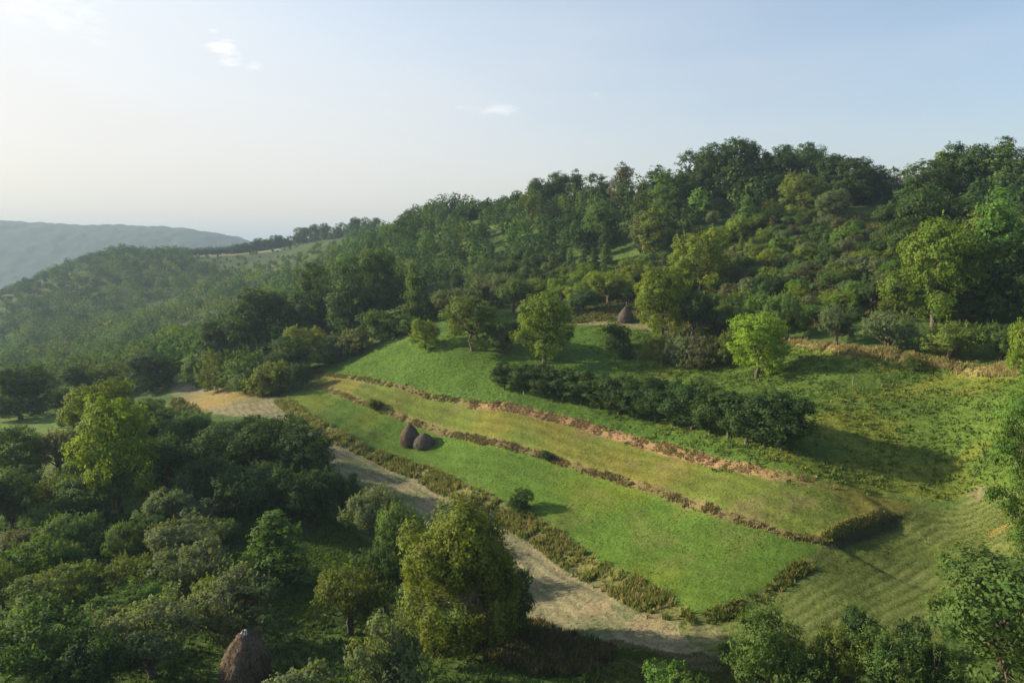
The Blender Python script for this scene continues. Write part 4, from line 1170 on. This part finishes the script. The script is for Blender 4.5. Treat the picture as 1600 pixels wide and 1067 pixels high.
tufts("rough_weeds", inside(P_wd, 7000), .25, .7, .24, 8, [(.10, .10, .035), (.13, .10, .05), (.07, .10, .03), (.16, .14, .06)], "dark brownish weeds between the hay path and the big drooping tree", 25, 'weeds')
P_nf = region([(960,1000),(1110,1035),(1300,1070),(1300,1150),(900,1150),(930,1050)])
tufts("shaded_grass", inside(P_nf, 30000), .05, .2, .2, 4, None, "shaded grass at the lower end of the mown path", 26, 'grass')
tufts("cut_hay_wisps", inside(P_hay, 60000), .03, .10, .22, 3, None, "loose wisps of cut hay lying on the mown path", 11, 'hay')

# ------------------------------------------------------------------ haystacks
def hay_mat(name, c1, c2):
    m, t, out = newmat(name)
    b = N(t, "ShaderNodeBsdfPrincipled"); b.inputs["Roughness"].default_value = .95; b.inputs["Specular IOR Level"].default_value = .1
    tcn = N(t, "ShaderNodeTexCoord"); mpn = N(t, "ShaderNodeMapping"); mpn.inputs["Scale"].default_value = (9, 9, 1.6)
    t.links.new(tcn.outputs["Object"], mpn.inputs["Vector"])
    n1 = N(t, "ShaderNodeTexNoise"); n1.inputs["Scale"].default_value = 1.3; n1.inputs["Detail"].default_value = 8; n1.inputs["Roughness"].default_value = .7
    t.links.new(mpn.outputs[0], n1.inputs["Vector"])
    cr = N(t, "ShaderNodeValToRGB"); cr.color_ramp.elements[0].color = (*c1, 1); cr.color_ramp.elements[1].color = (*c2, 1)
    cr.color_ramp.elements[0].position = .38; cr.color_ramp.elements[1].position = .66
    t.links.new(n1.outputs[0], cr.inputs[0]); t.links.new(cr.outputs[0], b.inputs["Base Color"])
    bp = N(t, "ShaderNodeBump"); bp.inputs["Distance"].default_value = .08; t.links.new(n1.outputs[0], bp.inputs["Height"])
    t.links.new(bp.outputs[0], b.inputs["Normal"]); t.links.new(b.outputs[0], out.inputs["Surface"])
    return m
HAY = hay_mat("weathered_hay", (.07, .053, .038), (.175, .135, .095))
HAYG = hay_mat("grey_hay", (.055, .048, .04), (.16, .14, .11))
def plain(name, c, rough=.8):
    m, t, out = newmat(name); b = N(t, "ShaderNodeBsdfPrincipled"); b.inputs["Roughness"].default_value = rough
    n1 = N(t, "ShaderNodeTexNoise"); n1.inputs["Scale"].default_value = 8
    cr = N(t, "ShaderNodeValToRGB"); cr.color_ramp.elements[0].color = (*[x * .7 for x in c], 1); cr.color_ramp.elements[1].color = (*c, 1)
    t.links.new(n1.outputs[0], cr.inputs[0]); t.links.new(cr.outputs[0], b.inputs["Base Color"]); t.links.new(b.outputs[0], out.inputs["Surface"])
    return m
WOOD = plain("grey_wood", (.3, .26, .22)); PLAST = plain("pale_plastic", (.6, .6, .62), .4); WHITE = plain("white_wood", (.36, .34, .29))
def haystack(u, v, hpx, wpx, prof, mat, label, pole=0., cap=False, seed=1, tint=(.2, .15, .1)):
    p = at(u, v); s = (p[1] * cos(PITCH) - (p[2] - CAMZ) * sin(PITCH)) / F
    H, W = hpx * s, wpx * s
    root = bpy.data.objects.new("haystack", None); COL.objects.link(root); root.location = (p[0], p[1], p[2] - .05)
    tag(root, label, 'haystack', 'haystacks')
    rng = np.random.default_rng(seed); nz_, na = 44, 72
    th = np.arange(na) * 2 * pi / na; V = []
    pz, pr = zip(*prof)
    for i in range(nz_):
        z = i / (nz_ - 1); r = np.interp(z, pz, pr) * W / 2
        f = 1 + .10 * (fbm(np.cos(th) * 2 + 5, np.sin(th) * 2 + z * 5 + seed, seed, 3) - .5) * 2 + rng.normal(0, .016, na)
        V.append(np.c_[r * f * np.cos(th) + .05 * H * z * (seed % 3 - 1), r * f * np.sin(th), np.full(na, z * H) + rng.normal(0, .01 * H, na) * (z > .02)])
    V = np.vstack(V); idx = np.arange(nz_ * na).reshape(nz_, na)
    q = np.stack([idx[:-1], np.roll(idx[:-1], -1, 1), np.roll(idx[1:], -1, 1), idx[1:]], -1).reshape(-1, 4)
    body = link('hay_body', mesh_from('hay_body', V, faces4=q, mats=(mat,), smooth=True), root)
    # loose strands lying on the surface
    n = 2600; zz = rng.uniform(.02, .97, n) ** 1.1; a = rng.uniform(0, 6.28, n); r = np.interp(zz, pz, pr) * W / 2 * 1.01
    P = np.c_[r * np.cos(a) + .05 * H * zz * (seed % 3 - 1), r * np.sin(a), zz * H]
    dn = np.c_[np.cos(a) * .35, np.sin(a) * .35, -np.ones(n)] + rng.normal(size=(n, 3)) * .35; dn /= np.linalg.norm(dn, axis=1, keepdims=True)
    sd = np.c_[-np.sin(a), np.cos(a), np.zeros(n)] * .022
    ln = rng.uniform(.15, .4, (n, 1))
    Vq = np.stack([P - sd, P + sd, P + dn * ln + sd, P + dn * ln - sd], 1).reshape(-1, 3)
    cc = np.array(tint) * rng.uniform(.5, 1.5, (n, 1))
    st = link('loose_straw', mesh_from('loose_straw', Vq, faces4=np.arange(4 * n).reshape(n, 4), mats=(TUFT,), attrs={"tint": np.repeat(cc, 4, 0)}), root)
    off = .05 * H * (seed % 3 - 1)
    if pole:
        v_, f_ = tube([(off, 0, H * .7), (off, 0, H), (off * 1.1 + .03, 0, H * (1 + pole))], [.05, .045, .03], 8)
        link('pole', mesh_from('pole', v_, faces4=f_, mats=(WOOD,), smooth=True), root)
    if cap:
        v_ = []; k = 20
        for (z, rr) in ((.955, .10), (.975, .075), (.995, .04), (1.01, .01)):
            t_ = np.arange(k) * 2 * pi / k; rj = rr * W * (1 + rng.normal(0, .12, k)); v_.append(np.c_[rj * np.cos(t_) + off, rj * np.sin(t_), np.full(k, z * H) + rng.normal(0, .01, k)])
        v_ = np.vstack(v_); ix = np.arange(4 * k).reshape(4, k)
        q = np.stack([ix[:-1], np.roll(ix[:-1], -1, 1), np.roll(ix[1:], -1, 1), ix[1:]], -1).reshape(-1, 4)
        link('rain_cover', mesh_from('rain_cover', v_, faces4=q, mats=(PLAST,), smooth=True), root)
    return root
CONE = [(0, .88), (.12, 1.0), (.3, .97), (.5, .84), (.7, .62), (.84, .42), (.93, .25), (.98, .12), (1, .03)]
DOME = [(0, .9), (.2, 1.0), (.4, .97), (.6, .84), (.78, .6), (.9, .36), (.97, .18), (1, .04)]
BELL = [(0, .8), (.2, .95), (.4, 1.0), (.57, .94), (.71, .78), (.83, .55), (.92, .33), (.97, .19), (1, .06)]
haystack(641, 693, 32, 33, CONE, HAY, "tall pointed brown haystack of the pair on the green strip", seed=1, tint=(.17, .135, .095))
haystack(663, 696, 21, 32, DOME, HAYG, "low domed grey haystack leaning against the pointed one", pole=.14, seed=4, tint=(.2, .17, .14))
haystack(978, 502, 24, 25, CONE, HAYG, "haystack with a bare pole on top beside the light green tree up the slope", pole=.34, seed=7, tint=(.16, .14, .12))
haystack(384, 1080, 104, 72, BELL, HAY, "large bell shaped haystack with a pale cap in the foreground orchard", cap=True, seed=2, tint=(.12, .09, .065))

# ------------------------------------------------------------------ small stakes on the meadow
def stake(u, v, hpx, label):
    p = at(u, v); s = p[1] / F; H = hpx * s
    v_, f_ = tube([(0, 0, -.3), (0, 0, H * .5), (.02, .01, H), (.02, .01, H + .01)], [.03, .026, .026, .001], 8)
    root = link('wooden_stake', mesh_from('wooden_stake', v_, faces4=f_, mats=(WHITE,), smooth=True), loc=(p[0], p[1], p[2]))
    tag(root, label, 'stake', 'stakes on the meadow')
stake(917, 575, 14, "pale stake in the meadow grass right of the largest yellow-green tree")
stake(957, 566, 9, "short pale stake just below the lone dark meadow shrub")
stake(997, 567, 10, "short pale stake left of the short hedge")
stake(1033, 575, 12, "pale stake under the yellowish shrub of the short hedge")
stake(1332, 603, 16, "pale stake alone on the right part of the meadow")

# ------------------------------------------------------------------ haze
DENS = 0.00025
hm, ht, ho = newmat("haze")
pv = N(ht, "ShaderNodeVolumePrincipled")
pv.inputs["Density"].default_value = DENS
pv.inputs["Color"].default_value = (.45, .60, .76, 1)
pv.inputs["Anisotropy"].default_value = .1
ht.links.new(pv.outputs[0], ho.inputs["Volume"])
hx0, hx1, hy0, hy1, hz0, hz1 = -9500, 9500, -300, 9500, -170, 190
Vh = [(x, y, z) for z in (hz0, hz1) for y in (hy0, hy1) for x in (hx0, hx1)]
Fh = [(0, 2, 3, 1), (4, 5, 7, 6), (0, 1, 5, 4), (2, 6, 7, 3), (0, 4, 6, 2), (1, 3, 7, 5)]
hz = link("haze", mesh_from("haze", Vh, faces4=Fh, mats=(hm,)))
tag(hz, "thin evening haze over the valley", 'haze', kind='stuff')
print("total trees", NTREE)
